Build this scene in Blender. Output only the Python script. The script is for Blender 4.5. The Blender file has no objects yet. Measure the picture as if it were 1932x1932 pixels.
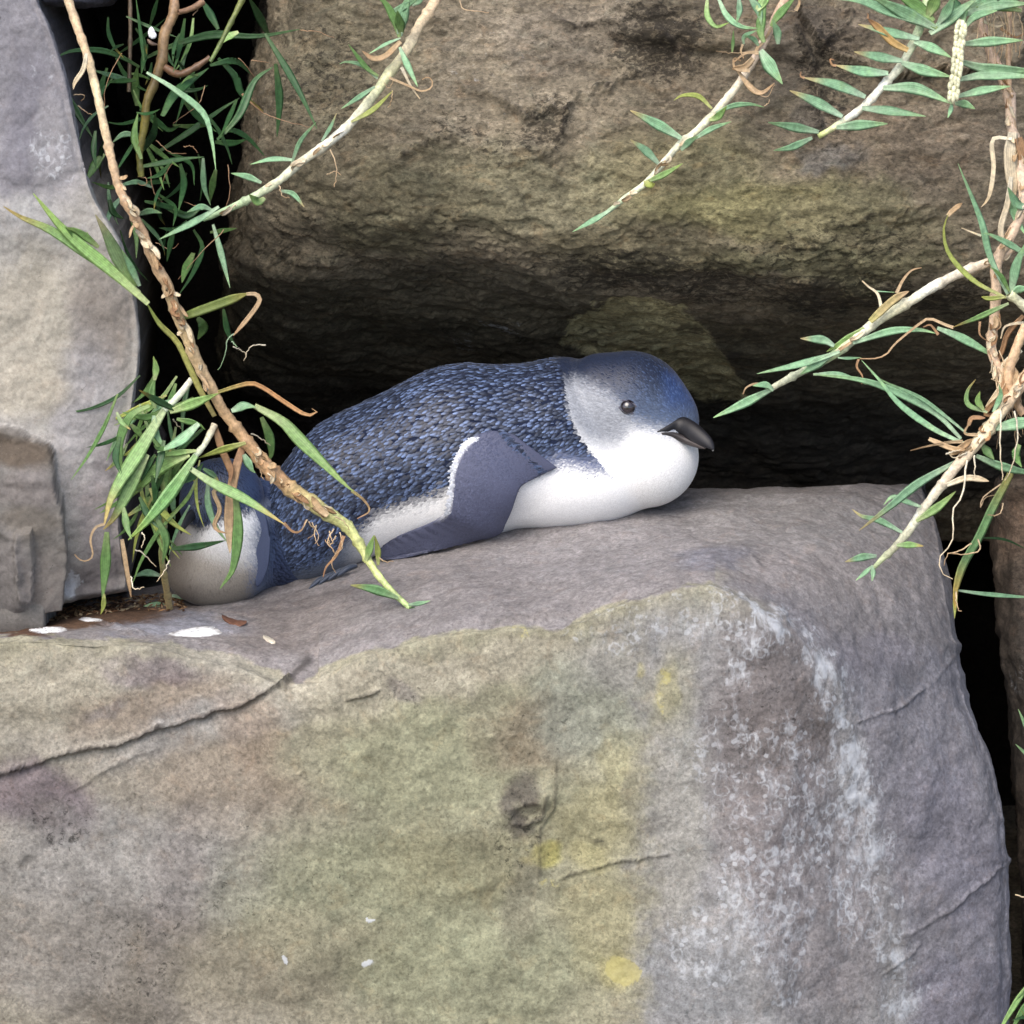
import bpy, bmesh, math, random
import numpy as np
from mathutils import Vector
from mathutils.bvhtree import BVHTree

random.seed(7)
RNG = np.random.default_rng(7)
SC = bpy.context.scene
COL = SC.collection

# ------------------------------------------------------------------ camera
PITCH = math.radians(20.0)
DIST = 3.0                                  # metres from the lens to the lip of the ledge
PX = 0.84 / 1932.0                          # metres per photograph unit at that distance
FWD = np.array([0.0, math.cos(PITCH), -math.sin(PITCH)])
UPV = np.array([0.0, math.sin(PITCH), math.cos(PITCH)])
RGT = np.array([1.0, 0.0, 0.0])
EYE = -DIST * FWD
cam_d = bpy.data.cameras.new('camera')
cam = bpy.data.objects.new('camera', cam_d)
COL.objects.link(cam)
cam.location = EYE
cam.rotation_euler = (math.pi / 2 - PITCH, 0, 0)
cam_d.sensor_width = 36.0
cam_d.lens = 36.0 * DIST / 0.84
cam_d.clip_start = 0.05
cam_d.clip_end = 200.0
cam_d.dof.use_dof = True
cam_d.dof.focus_distance = DIST + 0.16
cam_d.dof.aperture_fstop = 16.0
SC.camera = cam

# ------------------------------------------------------------------ sky, sun, exposure (bright overcast)
SUN_EL, SUN_AZ = math.radians(56), math.radians(208)     # behind the photographer, to the left
world = bpy.data.worlds.new('World')
SC.world = world
world.use_nodes = True
wn = world.node_tree
for n in list(wn.nodes):
    wn.nodes.remove(n)
w_out = wn.nodes.new('ShaderNodeOutputWorld')
w_bg = wn.nodes.new('ShaderNodeBackground')
w_sky = wn.nodes.new('ShaderNodeTexSky')
w_sky.sky_type = 'NISHITA'
w_sky.sun_disc = False
w_sky.sun_elevation = SUN_EL
w_sky.sun_rotation = SUN_AZ
w_sky.air_density = 1.0
w_sky.dust_density = 4.0
w_sky.ozone_density = 1.0
w_bg.inputs['Strength'].default_value = 0.15
wn.links.new(w_sky.outputs[0], w_bg.inputs['Color'])
wn.links.new(w_bg.outputs[0], w_out.inputs['Surface'])

sun_d = bpy.data.lights.new('sun', 'SUN')
sun_d.energy = 1.25
sun_d.angle = math.radians(50)
sun_d.color = (1.0, 0.95, 0.87)
sun = bpy.data.objects.new('sun', sun_d)
COL.objects.link(sun)
to_sun = Vector((math.sin(SUN_AZ) * math.cos(SUN_EL), math.cos(SUN_AZ) * math.cos(SUN_EL), math.sin(SUN_EL)))
sun.rotation_euler = to_sun.to_track_quat('Z', 'Y').to_euler()
sun.location = (-1.5, -2.5, 4)

SC.view_settings.view_transform = 'Standard'
SC.view_settings.look = 'None'
SC.view_settings.gamma = 1
SC.view_settings.use_curve_mapping = False
SC.view_settings.exposure = 0.8

# ------------------------------------------------------------------ maths helpers
def W(u, v, d):
    """photograph position (0..1932) and distance behind the lip (m) -> world point"""
    u, v, d = np.broadcast_arrays(np.asarray(u, float), np.asarray(v, float), np.asarray(d, float))
    k = (DIST + d) / DIST
    a = (u - 966.0) * PX * k
    b = (966.0 - v) * PX * k
    return EYE + FWD * (DIST + d)[..., None] + RGT * a[..., None] + UPV * b[..., None]

def proj(P):
    q = P - EYE
    D = q @ FWD
    k = DIST / D
    return 966.0 + (q @ RGT) * k / PX, 966.0 - (q @ UPV) * k / PX, D - DIST

def lin(r, g, b):
    f = lambda c: (c / 255 / 12.92) if c / 255 <= 0.04045 else ((c / 255 + 0.055) / 1.055) ** 2.4
    return np.array([f(r), f(g), f(b)])

def sstep(a, b, x):
    t = np.clip((x - a) / (b - a), 0, 1)
    return t * t * (3 - 2 * t)

_NT = 64
_g = np.random.default_rng(5).normal(size=(_NT ** 3, 3)).astype(np.float32)
_g /= np.linalg.norm(_g, axis=1)[:, None]
_gx, _gy, _gz = (np.ascontiguousarray(_g[:, k]) for k in range(3))

def perlin(P):
    P = np.asarray(P, np.float32)
    fl = np.floor(P)
    f = P - fl
    I = fl.astype(np.int32)
    w = f * f * f * (f * (f * 6 - 15) + 10)
    X = [((I[:, 0] + k) & 63) << 12 for k in (0, 1)]
    Y = [((I[:, 1] + k) & 63) << 6 for k in (0, 1)]
    Z = [(I[:, 2] + k) & 63 for k in (0, 1)]
    f0, f1, f2 = (np.ascontiguousarray(f[:, k]) for k in range(3))
    w0, w1, w2 = (np.ascontiguousarray(w[:, k]) for k in range(3))
    def cor(a, b, c):
        h = X[a] + Y[b] + Z[c]
        return _gx[h] * (f0 - a) + _gy[h] * (f1 - b) + _gz[h] * (f2 - c)
    def lz(a, b):
        p = cor(a, b, 0)
        return p + w2 * (cor(a, b, 1) - p)
    def ly(a):
        p = lz(a, 0)
        return p + w1 * (lz(a, 1) - p)
    p = ly(0)
    return ((p + w0 * (ly(1) - p)) * 1.5).astype(float)

def fbm(P, freq, octaves=4, gain=0.5, seed=0.0, ridged=False):
    out = np.zeros(len(P)); a = 1.0; f = freq
    for o in range(octaves):
        n = perlin(P * f + seed + 17.3 * o)
        out += a * ((0.5 - np.abs(n)) if ridged else n)
        a *= gain; f *= 2.03
    return out

def cr(pts, t):
    """Catmull-Rom through pts (n,k) at parameters t in 0..n-1"""
    pts = np.asarray(pts, float)
    n = len(pts)
    i = np.clip(np.floor(t).astype(int), 0, n - 2)
    f = (t - i)
    f = f.reshape(f.shape + (1,) * (pts.ndim - 1))
    p1, p2 = pts[i], pts[i + 1]
    p0 = np.where((i > 0).reshape(f.shape), pts[np.maximum(i - 1, 0)], 2 * p1 - p2)
    p3 = np.where((i < n - 2).reshape(f.shape), pts[np.minimum(i + 2, n - 1)], 2 * p2 - p1)
    m1, m2 = (p2 - p0) / 2, (p3 - p1) / 2
    f2, f3 = f * f, f * f * f
    return (2 * f3 - 3 * f2 + 1) * p1 + (f3 - 2 * f2 + f) * m1 + (-2 * f3 + 3 * f2) * p2 + (f3 - f2) * m2

def resample(pts, n):
    """n points evenly spaced along a smooth curve through pts"""
    pts = np.asarray(pts, float)
    if len(pts) == 2:
        pts = np.array([pts[0], (pts[0] + pts[1]) / 2, pts[1]])
    t = np.linspace(0, len(pts) - 1, 12 * len(pts))
    c = cr(pts, t)
    L = np.concatenate([[0], np.cumsum(np.linalg.norm(np.diff(c, axis=0), axis=1))])
    s = np.linspace(0, L[-1], n)
    return np.stack([np.interp(s, L, c[:, k]) for k in range(c.shape[1])], 1)

def seg_dist(u, v, line):
    """distance in photograph units to a polyline, and the place along it (0..1)"""
    best = np.full(u.shape, 1e9); along = np.zeros(u.shape)
    n = len(line) - 1
    for i in range(n):
        (x0, y0), (x1, y1) = line[i], line[i + 1]
        dx, dy = x1 - x0, y1 - y0
        t = np.clip(((u - x0) * dx + (v - y0) * dy) / (dx * dx + dy * dy + 1e-9), 0, 1)
        dd = np.hypot(u - x0 - t * dx, v - y0 - t * dy)
        m = dd < best
        best = np.where(m, dd, best); along = np.where(m, (i + t) / n, along)
    return best, along

def in_poly(u, v, poly):
    ins = np.zeros(u.shape, bool)
    n = len(poly)
    for i in range(n):
        x0, y0 = poly[i]; x1, y1 = poly[(i + 1) % n]
        c = ((y0 > v) != (y1 > v)) & (u < (x1 - x0) * (v - y0) / (y1 - y0 + 1e-12) + x0)
        ins ^= c
    return ins

# ------------------------------------------------------------------ object helpers
def mesh_obj(name, V, F, mat, parent=None, tint=None, masks=None, smooth=True, origin=None):
    V = np.asarray(V, float)
    if parent is not None:
        org = np.array(parent['_o'], float)
    else:
        org = np.array([V[:, 0].mean(), V[:, 1].mean(), V[:, 2].min()]) if origin is None else np.array(origin, float)
    me = bpy.data.meshes.new(name)
    F = np.asarray(F)
    nf, k = F.shape
    me.vertices.add(len(V)); me.vertices.foreach_set('co', (V - org).astype(np.float32).ravel())
    me.loops.add(nf * k); me.loops.foreach_set('vertex_index', F.astype(np.int32).ravel())
    me.polygons.add(nf)
    me.polygons.foreach_set('loop_start', (np.arange(nf) * k).astype(np.int32))
    me.polygons.foreach_set('loop_total', np.full(nf, k, np.int32))
    me.update(calc_edges=True)
    if smooth:
        me.polygons.foreach_set('use_smooth', np.ones(nf, bool))
    for nm, dat in (('tint', tint), ('masks', masks)):
        if dat is not None:
            at = me.attributes.new(nm, 'FLOAT_COLOR', 'POINT')
            c = np.zeros((len(V), 4), np.float32); c[:, :np.shape(dat)[1]] = dat
            at.data.foreach_set('color', c.ravel())
    me.materials.append(mat)
    o = bpy.data.objects.new(name, me)
    COL.objects.link(o)
    if parent is not None:
        o.parent = parent
        o['_o'] = [float(x) for x in org]
    else:
        o.location = org
        o['_o'] = [float(x) for x in org]
    return o

def tag(o, label=None, cat=None, group=None, kind=None):
    if label: o['label'] = label
    if cat: o['category'] = cat
    if group: o['group'] = group
    if kind: o['kind'] = kind
    return o

def thing(name, loc, label, cat, group=None):
    o = bpy.data.objects.new(name, None)
    o.empty_display_size = 0.03
    COL.objects.link(o)
    o.location = loc
    bpy.context.view_layer.update()
    o['_o'] = [float(x) for x in loc]
    return tag(o, label, cat, group)

# ------------------------------------------------------------------ node materials
def new_mat(name):
    m = bpy.data.materials.new(name)
    m.use_nodes = True
    nt = m.node_tree
    for n in list(nt.nodes):
        nt.nodes.remove(n)
    out = nt.nodes.new('ShaderNodeOutputMaterial')
    return m, nt, out

class NT:
    """short hand for building node trees"""
    def __init__(s, nt): s.nt = nt
    def n(s, typ, **kw):
        x = s.nt.nodes.new(typ)
        for k, v in kw.items(): setattr(x, k, v)
        return x
    def link(s, a, b): s.nt.links.new(a, b)
    def val(s, sock, x):
        if hasattr(x, 'is_output'): s.link(x, sock)
        else: sock.default_value = x
    def math(s, op, a, b=0.0, clamp=False):
        x = s.n('ShaderNodeMath', operation=op, use_clamp=clamp)
        s.val(x.inputs[0], a); s.val(x.inputs[1], b)
        return x.outputs[0]
    def noise(s, vec, scale, detail=6, rough=0.6, dist=0.0):
        x = s.n('ShaderNodeTexNoise')
        s.link(vec, x.inputs['Vector'])
        x.inputs['Scale'].default_value = scale; x.inputs['Detail'].default_value = detail
        x.inputs['Roughness'].default_value = rough; x.inputs['Distortion'].default_value = dist
        return x.outputs['Fac']
    def voro(s, vec, scale, feature='F1', out='Distance'):
        x = s.n('ShaderNodeTexVoronoi', feature=feature)
        s.link(vec, x.inputs['Vector']); x.inputs['Scale'].default_value = scale
        return x.outputs[out]
    def ramp(s, fac, a, b, lo=0.0, hi=1.0):
        x = s.n('ShaderNodeMapRange', interpolation_type='SMOOTHSTEP')
        s.val(x.inputs['Value'], fac)
        x.inputs['From Min'].default_value = a; x.inputs['From Max'].default_value = b
        x.inputs['To Min'].default_value = lo; x.inputs['To Max'].default_value = hi
        return x.outputs[0]
    def mix(s, fac, a, b, blend='MIX'):
        x = s.n('ShaderNodeMix', data_type='RGBA', blend_type=blend)
        s.val(x.inputs[0], fac)
        for sock, q in ((x.inputs[6], a), (x.inputs[7], b)):
            if hasattr(q, 'is_output'): s.link(q, sock)
            else: sock.default_value = (q[0], q[1], q[2], 1)
        return x.outputs[2]
    def attr(s, name):
        x = s.n('ShaderNodeAttribute', attribute_name=name)
        return x.outputs['Color']
    def sep(s, col):
        x = s.n('ShaderNodeSeparateColor'); s.link(col, x.inputs[0])
        return x.outputs

def rock_material(name, mottle=0.5, grain=0.35, bump=1.0, rough=0.85, stretch=(1, 1, 1), fleck=0.55, dark=0.30, crust=(0.55, 0.58, 0.62), lichen=(0.44, 0.40, 0.16)):
    m, nt, out = new_mat(name)
    N = NT(nt)
    tc = N.n('ShaderNodeTexCoord').outputs['Object']
    mp = N.n('ShaderNodeMapping'); N.link(tc, mp.inputs['Vector']); mp.inputs['Scale'].default_value = stretch
    vec = mp.outputs[0]
    big = N.noise(vec, 22, 5, 0.6, 0.6)
    mid = N.noise(vec, 95, 6, 0.68, 0.4)
    fine = N.noise(vec, 300, 5, 0.78, 0.3)
    spk = N.voro(vec, 330)
    base = N.attr('tint')
    ma = N.n('ShaderNodeAttribute', attribute_name='masks')
    ms = N.sep(ma.outputs['Color']); dsp = ma.outputs['Alpha']
    f1 = N.ramp(mid, 0.34, 0.66, 1 - mottle * 0.34, 1 + mottle * 0.28)
    f2 = N.ramp(fine, 0.36, 0.64, 1 - grain * .8, 1 + grain * .8)
    f3 = N.ramp(big, 0.3, 0.7, 1 - mottle * 0.26, 1 + mottle * 0.24)
    fac = N.math('MULTIPLY', N.math('MULTIPLY', f1, f2), f3)
    # crisp little scabs: pale thalli, dark specks, drifts of warmer and greener stain
    th1 = N.ramp(N.noise(vec, 210, 9, 0.74, 0.6), 0.52, 0.58, 0, 1)
    th2 = N.ramp(N.noise(vec, 380, 7, 0.74, 0.3), 0.45, 0.40, 0, 1)
    fac = N.math('MULTIPLY', fac, N.math('ADD', 1.0, N.math('MULTIPLY', th1, 0.30 * mottle)))
    fac = N.math('MULTIPLY', fac, N.math('SUBTRACT', 1.0, N.math('MULTIPLY', th2, 0.42 * mottle)))
    dk = N.ramp(N.math('ADD', N.noise(vec, 170, 8, 0.74, 0.5), N.math('MULTIPLY', dsp, dark)), 0.62, 0.72, 0, 0.68)
    fac = N.math('MULTIPLY', fac, N.math('SUBTRACT', 1.0, dk))
    cmb = N.n('ShaderNodeCombineColor')
    for i in range(3): N.link(fac, cmb.inputs[i])
    col = N.mix(1.0, base, cmb.outputs[0], 'MULTIPLY')
    warm = N.ramp(N.noise(vec, 46, 6, 0.7, 0.8), 0.54, 0.66, 0, 0.55 * mottle)
    col = N.mix(warm, col, N.mix(1.0, col, (1.12, 0.96, 0.84), 'MULTIPLY'))
    cool = N.ramp(N.noise(vec, 58, 6, 0.7, 0.5), 0.46, 0.36, 0, 0.55 * mottle)
    col = N.mix(cool, col, N.mix(1.0, col, (0.95, 1.03, 1.05), 'MULTIPLY'))
    # pale mineral flecks
    fl = N.ramp(spk, 0.10, 0.03, 0, fleck)
    flm = N.math('MULTIPLY', fl, N.ramp(N.noise(vec, 60, 2), 0.5, 0.62, 0, 1))
    col = N.mix(flm, col, (0.45, 0.44, 0.41))
    # dark pits
    pit = N.ramp(N.noise(vec, 240, 3, 0.6), 0.36, 0.28, 0, 0.55 * mottle)
    col = N.mix(pit, col, (0.05, 0.045, 0.04))
    # yellow lichen
    ln = N.noise(vec, 110, 7, 0.74, 0.5)
    lf = N.ramp(N.math('ADD', N.math('MULTIPLY', ms[1], 0.75), ln), 0.86, 0.98, 0, 0.62)
    col = N.mix(lf, col, lichen)
    # white crustose lichen: thalli with paler rims
    mp2 = N.n('ShaderNodeMapping'); N.link(vec, mp2.inputs['Vector']); mp2.inputs['Scale'].default_value = (1, 1, .5)
    cn = N.noise(mp2.outputs[0], 120, 9, 0.76, 0.5)
    wob = N.n('ShaderNodeVectorMath', operation='MULTIPLY_ADD')
    wnz = N.n('ShaderNodeTexNoise'); N.link(vec, wnz.inputs['Vector']); wnz.inputs['Scale'].default_value = 120
    N.link(wnz.outputs['Color'], wob.inputs[0]); wob.inputs[1].default_value = (.009, .009, .009); N.link(vec, wob.inputs[2])
    ce = N.voro(wob.outputs[0], 85, 'F1')
    rim = N.ramp(N.math('ABSOLUTE', N.math('SUBTRACT', ce, 0.36)), 0.16, 0.0, 0.0, 0.11)
    cf = N.ramp(N.math('ADD', N.math('ADD', N.math('MULTIPLY', ms[0], 0.62), cn), rim), 0.76, 1.10, 0, 0.85)
    sv = N.n('ShaderNodeTexVoronoi'); N.link(wob.outputs[0], sv.inputs['Vector']); sv.inputs['Scale'].default_value = 120
    spot = N.math('MULTIPLY', N.ramp(sv.outputs['Distance'], 0.36, 0.24, 0, .5), N.ramp(N.sep(sv.outputs['Color'])[0], 0.62, 0.66, 0, 1))
    spot = N.math('MULTIPLY', spot, N.ramp(ms[0], 0.25, 0.5, 0, 1))
    cf = N.math('MAXIMUM', N.math('MULTIPLY', cf, 0.9), spot)
    col = N.mix(cf, col, crust)
    # cracks and dirt
    col = N.mix(ms[2], col, (0.022, 0.018, 0.016))
    h = N.math('ADD', N.math('MULTIPLY', mid, 0.38), N.math('MULTIPLY', fine, 0.26)); h = N.math('ADD', h, N.math('MULTIPLY', th1, 0.05)); h = N.math('SUBTRACT', h, N.math('MULTIPLY', th2, 0.07))
    h = N.math('ADD', h, N.math('MULTIPLY', cf, 0.16))
    bp = N.n('ShaderNodeBump'); bp.inputs['Strength'].default_value = 0.75 * bump; bp.inputs['Distance'].default_value = 0.004
    N.link(h, bp.inputs['Height'])
    b = N.n('ShaderNodeBsdfPrincipled')
    N.link(col, b.inputs['Base Color']); N.link(bp.outputs[0], b.inputs['Normal'])
    b.inputs['Roughness'].default_value = rough
    b.inputs['Specular IOR Level'].default_value = 0.3
    N.link(b.outputs[0], out.inputs['Surface'])
    return m

def leaf_material(name, rough=0.42, trans=0.35, ribs=True):
    m, nt, out = new_mat(name)
    N = NT(nt)
    tc = N.n('ShaderNodeTexCoord').outputs['Object']
    col = N.attr('tint')
    ms = N.sep(N.attr('masks'))
    f = N.ramp(N.noise(tc, 260, 4, 0.6), 0.3, 0.7, 0.78, 1.18)
    yl = N.ramp(N.noise(tc, 75, 5, 0.7), 0.56, 0.72, 0, 0.35)
    col = N.mix(yl, col, N.mix(1.0, col, (1.35, 1.12, 0.8), 'MULTIPLY'))
    sp = N.ramp(N.noise(tc, 420, 3, 0.6), 0.68, 0.74, 0, 0.5)
    col = N.mix(sp, col, (0.24, 0.17, 0.09))
    if ribs:   # veins run along the blade: masks.r is the place across it
        rb = N.math('SINE', N.math('MULTIPLY', ms[0], 38.0))
        f = N.math('MULTIPLY', f, N.ramp(rb, -1, 1, 0.88, 1.08))
    cmb = N.n('ShaderNodeCombineColor')
    for i in range(3): N.link(f, cmb.inputs[i])
    col = N.mix(1.0, col, cmb.outputs[0], 'MULTIPLY')
    b = N.n('ShaderNodeBsdfPrincipled')
    N.link(col, b.inputs['Base Color']); b.inputs['Roughness'].default_value = rough
    b.inputs['Specular IOR Level'].default_value = 0.45
    tr = N.n('ShaderNodeBsdfTranslucent'); N.link(col, tr.inputs['Color'])
    mx = N.n('ShaderNodeMixShader'); mx.inputs[0].default_value = trans
    N.link(b.outputs[0], mx.inputs[1]); N.link(tr.outputs[0], mx.inputs[2])
    N.link(mx.outputs[0], out.inputs['Surface'])
    return m

def stem_material(name, rough=0.6):
    m, nt, out = new_mat(name)
    N = NT(nt)
    tc = N.n('ShaderNodeTexCoord').outputs['Object']
    col = N.attr('tint')
    n = N.noise(tc, 300, 5, 0.65)
    f = N.ramp(n, 0.3, 0.7, 0.66, 1.22)
    cmb = N.n('ShaderNodeCombineColor')
    for i in range(3): N.link(f, cmb.inputs[i])
    col = N.mix(1.0, col, cmb.outputs[0], 'MULTIPLY')
    bp = N.n('ShaderNodeBump'); bp.inputs['Strength'].default_value = 0.5; bp.inputs['Distance'].default_value = 0.001
    N.link(n, bp.inputs['Height'])
    b = N.n('ShaderNodeBsdfPrincipled')
    N.link(col, b.inputs['Base Color']); N.link(bp.outputs[0], b.inputs['Normal'])
    b.inputs['Roughness'].default_value = rough
    N.link(b.outputs[0], out.inputs['Surface'])
    return m

def tint_material(name, rough=0.5, spec=0.5, grain=0.15, scale=500, bump=0.0, sheen=0.0, coat=0.0):
    m, nt, out = new_mat(name)
    N = NT(nt)
    tc = N.n('ShaderNodeTexCoord').outputs['Object']
    col = N.attr('tint')
    n = N.noise(tc, scale, 4, 0.65)
    f = N.ramp(n, 0.3, 0.7, 1 - grain, 1 + grain)
    cmb = N.n('ShaderNodeCombineColor')
    for i in range(3): N.link(f, cmb.inputs[i])
    col = N.mix(1.0, col, cmb.outputs[0], 'MULTIPLY')
    b = N.n('ShaderNodeBsdfPrincipled')
    N.link(col, b.inputs['Base Color'])
    b.inputs['Roughness'].default_value = rough
    b.inputs['Specular IOR Level'].default_value = spec
    b.inputs['Sheen Weight'].default_value = sheen
    b.inputs['Sheen Roughness'].default_value = 0.4
    b.inputs['Coat Weight'].default_value = coat
    b.inputs['Coat Roughness'].default_value = 0.05
    if bump:
        bp = N.n('ShaderNodeBump'); bp.inputs['Strength'].default_value = bump; bp.inputs['Distance'].default_value = 0.001
        N.link(n, bp.inputs['Height']); N.link(bp.outputs[0], b.inputs['Normal'])
    N.link(b.outputs[0], out.inputs['Surface'])
    return m

M_ROCK = rock_material('weathered_rock', 0.52, 0.25, 0.75, dark=0.16)
M_ROCKS = rock_material('smooth_rock', 0.28, 0.14, 0.4)
M_ROCKB = rock_material('layered_rock', 0.9, 0.36, 0.8, 0.9, (0.75, 1, 1.35))
M_SOIL = rock_material('damp_earth', 0.8, 0.4, 1.5, 0.95, fleck=0.0, dark=0.0)
M_LEAF = leaf_material('grass_blade')
M_DRY = leaf_material('dry_blade', 0.7, 0.25)
M_STEM = stem_material('grass_stem', 0.45)
M_FEATHER = tint_material('feather', 0.5, 0.45, 0.12, 900, sheen=0.15)
M_BODY = tint_material('down', 0.8, 0.2, 0.10, 1400, bump=0.5, sheen=0.3)
M_FLIP = tint_material('flipper_skin', 0.6, 0.5, 0.12, 1200, bump=0.3)
M_BILL = tint_material('bill_horn', 0.5, 0.4, 0.18, 300)
M_EYE = tint_material('eye_wet', 0.05, 0.6, 0.05, 300, coat=1.0)
M_CHALK = tint_material('chalky_white', 0.8, 0.2, 0.10, 500, bump=0.6)

# ================================================================== ROCKS
def rock(name, label, cat, G, step, mat, paint, noise=(0.004, 14, 0.0012, 70), sculpt=None, back=0.22, shrink=0.75, group=None, kind=None, facets=None):
    """G[row][col] = (u, v, d).  A closed stone: smooth skin through G, weathered, with a back."""
    G = np.asarray(G, float)
    nr, nc = G.shape[:2]
    Pc = W(G[..., 0], G[..., 1], G[..., 2])
    def params(A, q):      # parameters spaced by the mean arc length, coarser outside the view
        L = np.linalg.norm(np.diff(A, axis=0), axis=2).mean(axis=1)
        ts = []
        for i, l in enumerate(L):
            a, b = sorted((q[i], q[i + 1]))
            far = b < -40 or a > 1960
            k = max(3, int(l / (step * (4 if far else 1))))
            ts.append(i + np.arange(k) / k)
        ts.append(np.array([len(L)]))
        return np.concatenate(ts).astype(float)
    tr = params(Pc, G[..., 1].mean(1)); tc = params(Pc.transpose(1, 0, 2), G[..., 0].mean(0))
    A = cr(Pc, tr)                                            # rows
    S = cr(A.transpose(1, 0, 2), tc).transpose(1, 0, 2)       # cols
    H, Wd = S.shape[:2]
    def normals(S):
        n = np.cross(np.gradient(S, axis=1), np.gradient(S, axis=0))
        n /= np.linalg.norm(n, axis=2)[..., None] + 1e-12
        return n                                              # faces the camera
    n = normals(S)
    P = S.reshape(-1, 3)
    a1, f1, a2, f2 = noise
    wp = P + 0.012 * np.stack([fbm(P, 18, 2, seed=s) for s in (1.0, 31.0, 57.0)], 1)
    h = a1 * fbm(wp, f1, 4, 0.5, 3.1) + a1 * 0.6 * (fbm(wp, f1 * 1.7, 4, 0.55, 9.7, True) - 0.2) + a2 * fbm(P, f2, 4, 0.6, 5.5)
    if facets:
        fa, ff = facets
        q = fbm(P, ff, 3, 0.5, 21.0)
        h += fa * (np.abs(((q * 3.0) % 1.0) - 0.5) - 0.25)
    P = P + n.reshape(-1, 3) * h[:, None]
    u, v, d = proj(P)
    if sculpt is not None:
        P = P + sculpt(u, v, P, n.reshape(-1, 3))
    tint, masks = paint(u, v, P)
    idx = np.arange(H * Wd).reshape(H, Wd)
    F = np.stack([idx[:-1, :-1], idx[:-1, 1:], idx[1:, 1:], idx[1:, :-1]], -1).reshape(-1, 4)[:, ::-1]
    loop = np.concatenate([idx[0, :-1], idx[:-1, -1], idx[-1, :0:-1], idx[:0:-1, 0]])
    c = P[loop].mean(0)
    away = np.array([0, 1.0, -0.1])
    B = c + (P[loop] - c) * shrink + away * back
    B[:, 1] = np.maximum(B[:, 1], P[loop][:, 1] + 0.02)
    nb = len(P)
    m = len(loop)
    bi = nb + np.arange(m)
    F2 = np.stack([loop, np.roll(loop, -1), np.roll(bi, -1), bi], -1)
    cc = nb + m
    cen = B.mean(0) + away * 0.05
    F3 = np.stack([bi, np.roll(bi, -1), np.full(m, cc), np.full(m, cc)], -1)
    V = np.concatenate([P, B, cen[None]])
    F = np.concatenate([F, F2])
    tint = np.concatenate([tint, tint[loop], tint.mean(0)[None]])
    masks = np.concatenate([masks, masks[loop] * 0, np.zeros((1, masks.shape[1]))])
    tris = np.stack([F[:, 0], F[:, 1], F[:, 2], F[:, 0], F[:, 2], F[:, 3]], -1).reshape(-1, 3)
    F3t = F3[:, :3]
    F = np.concatenate([tris, F3t])
    o = mesh_obj(name, V, F, mat, None, tint, masks)
    tag(o, label, cat, group, kind)
    return o, P, F

def blobs(u, v, P, base, items, warp=26.0, seed=0.0):
    """pigment patches with ragged edges; items = (u, v, ru, rv, angle, colour, strength)"""
    wu = u + warp * fbm(P, 16, 4, 0.6, 40 + seed)
    wv = v + warp * fbm(P, 16, 4, 0.6, 80 + seed)
    C = np.tile(np.asarray(base, float), (len(u), 1))
    for (cu, cv, ru, rv, ang, col, st) in items:
        a = math.radians(ang)
        x, y = wu - cu, wv - cv
        q = np.hypot((x * math.cos(a) + y * math.sin(a)) / ru, (-x * math.sin(a) + y * math.cos(a)) / rv)
        w = st * sstep(1.25, 0.55, q)
        C = C * (1 - w[:, None]) + np.asarray(col) * w[:, None]
    return C

def soft(u, v, P, items, warp=20.0, seed=0.0):
    wu = u + warp * fbm(P, 24, 4, 0.6, 140 + seed)
    wv = v + warp * fbm(P, 24, 4, 0.6, 180 + seed)
    M = np.zeros(len(u))
    for (cu, cv, ru, rv, ang, st) in items:
        a = math.radians(ang)
        x, y = wu - cu, wv - cv
        q = np.hypot((x * math.cos(a) + y * math.sin(a)) / ru, (-x * math.sin(a) + y * math.cos(a)) / rv)
        M = np.maximum(M, st * sstep(1.3, 0.4, q))
    return M

# pigments (real surface colours)
K = 0.80
c_olive = lin(156, 152, 128) * K; c_beige = lin(172, 166, 146) * K; c_green = lin(150, 152, 122) * K
c_grey = lin(152, 151, 148) * K; c_lilac = lin(134, 132, 135) * K; c_brown = lin(146, 126, 106) * K
c_top = lin(141, 136, 133) * K; c_purple = lin(118, 106, 114) * K; c_dark = lin(98, 92, 84) * K
c_yel = lin(162, 155, 106) * K; c_taupe = lin(132, 126, 121) * K; c_pale = lin(186, 186, 184) * K

# ------------------------------------------------------------------ the ledge boulder
EDGE = np.array([(880, 1725), (912, 1738), (930, 1757), (1000, 1766), (1100, 1786), (1200, 1801), (1250, 1813), (1350, 1833), (1450, 1863),
                 (1550, 1894), (1620, 1908), (1700, 1924), (1800, 1934), (1932, 1905), (2150, 1870)], float)
LIP = [(560, 1288), (600, 1262), (640, 1246), (700, 1226), (760, 1211), (860, 1192), (970, 1181), (1060, 1190), (1090, 1166), (1150, 1145), (1200, 1132), (1270, 1115), (1340, 1097)]
CRACK_MAIN = [(-60, 1476), (0, 1460), (40, 1450), (90, 1432), (150, 1414), (215, 1406), (265, 1390), (300, 1372), (345, 1364), (400, 1344), (440, 1336), (480, 1318), (520, 1294), (546, 1274)]

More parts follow.
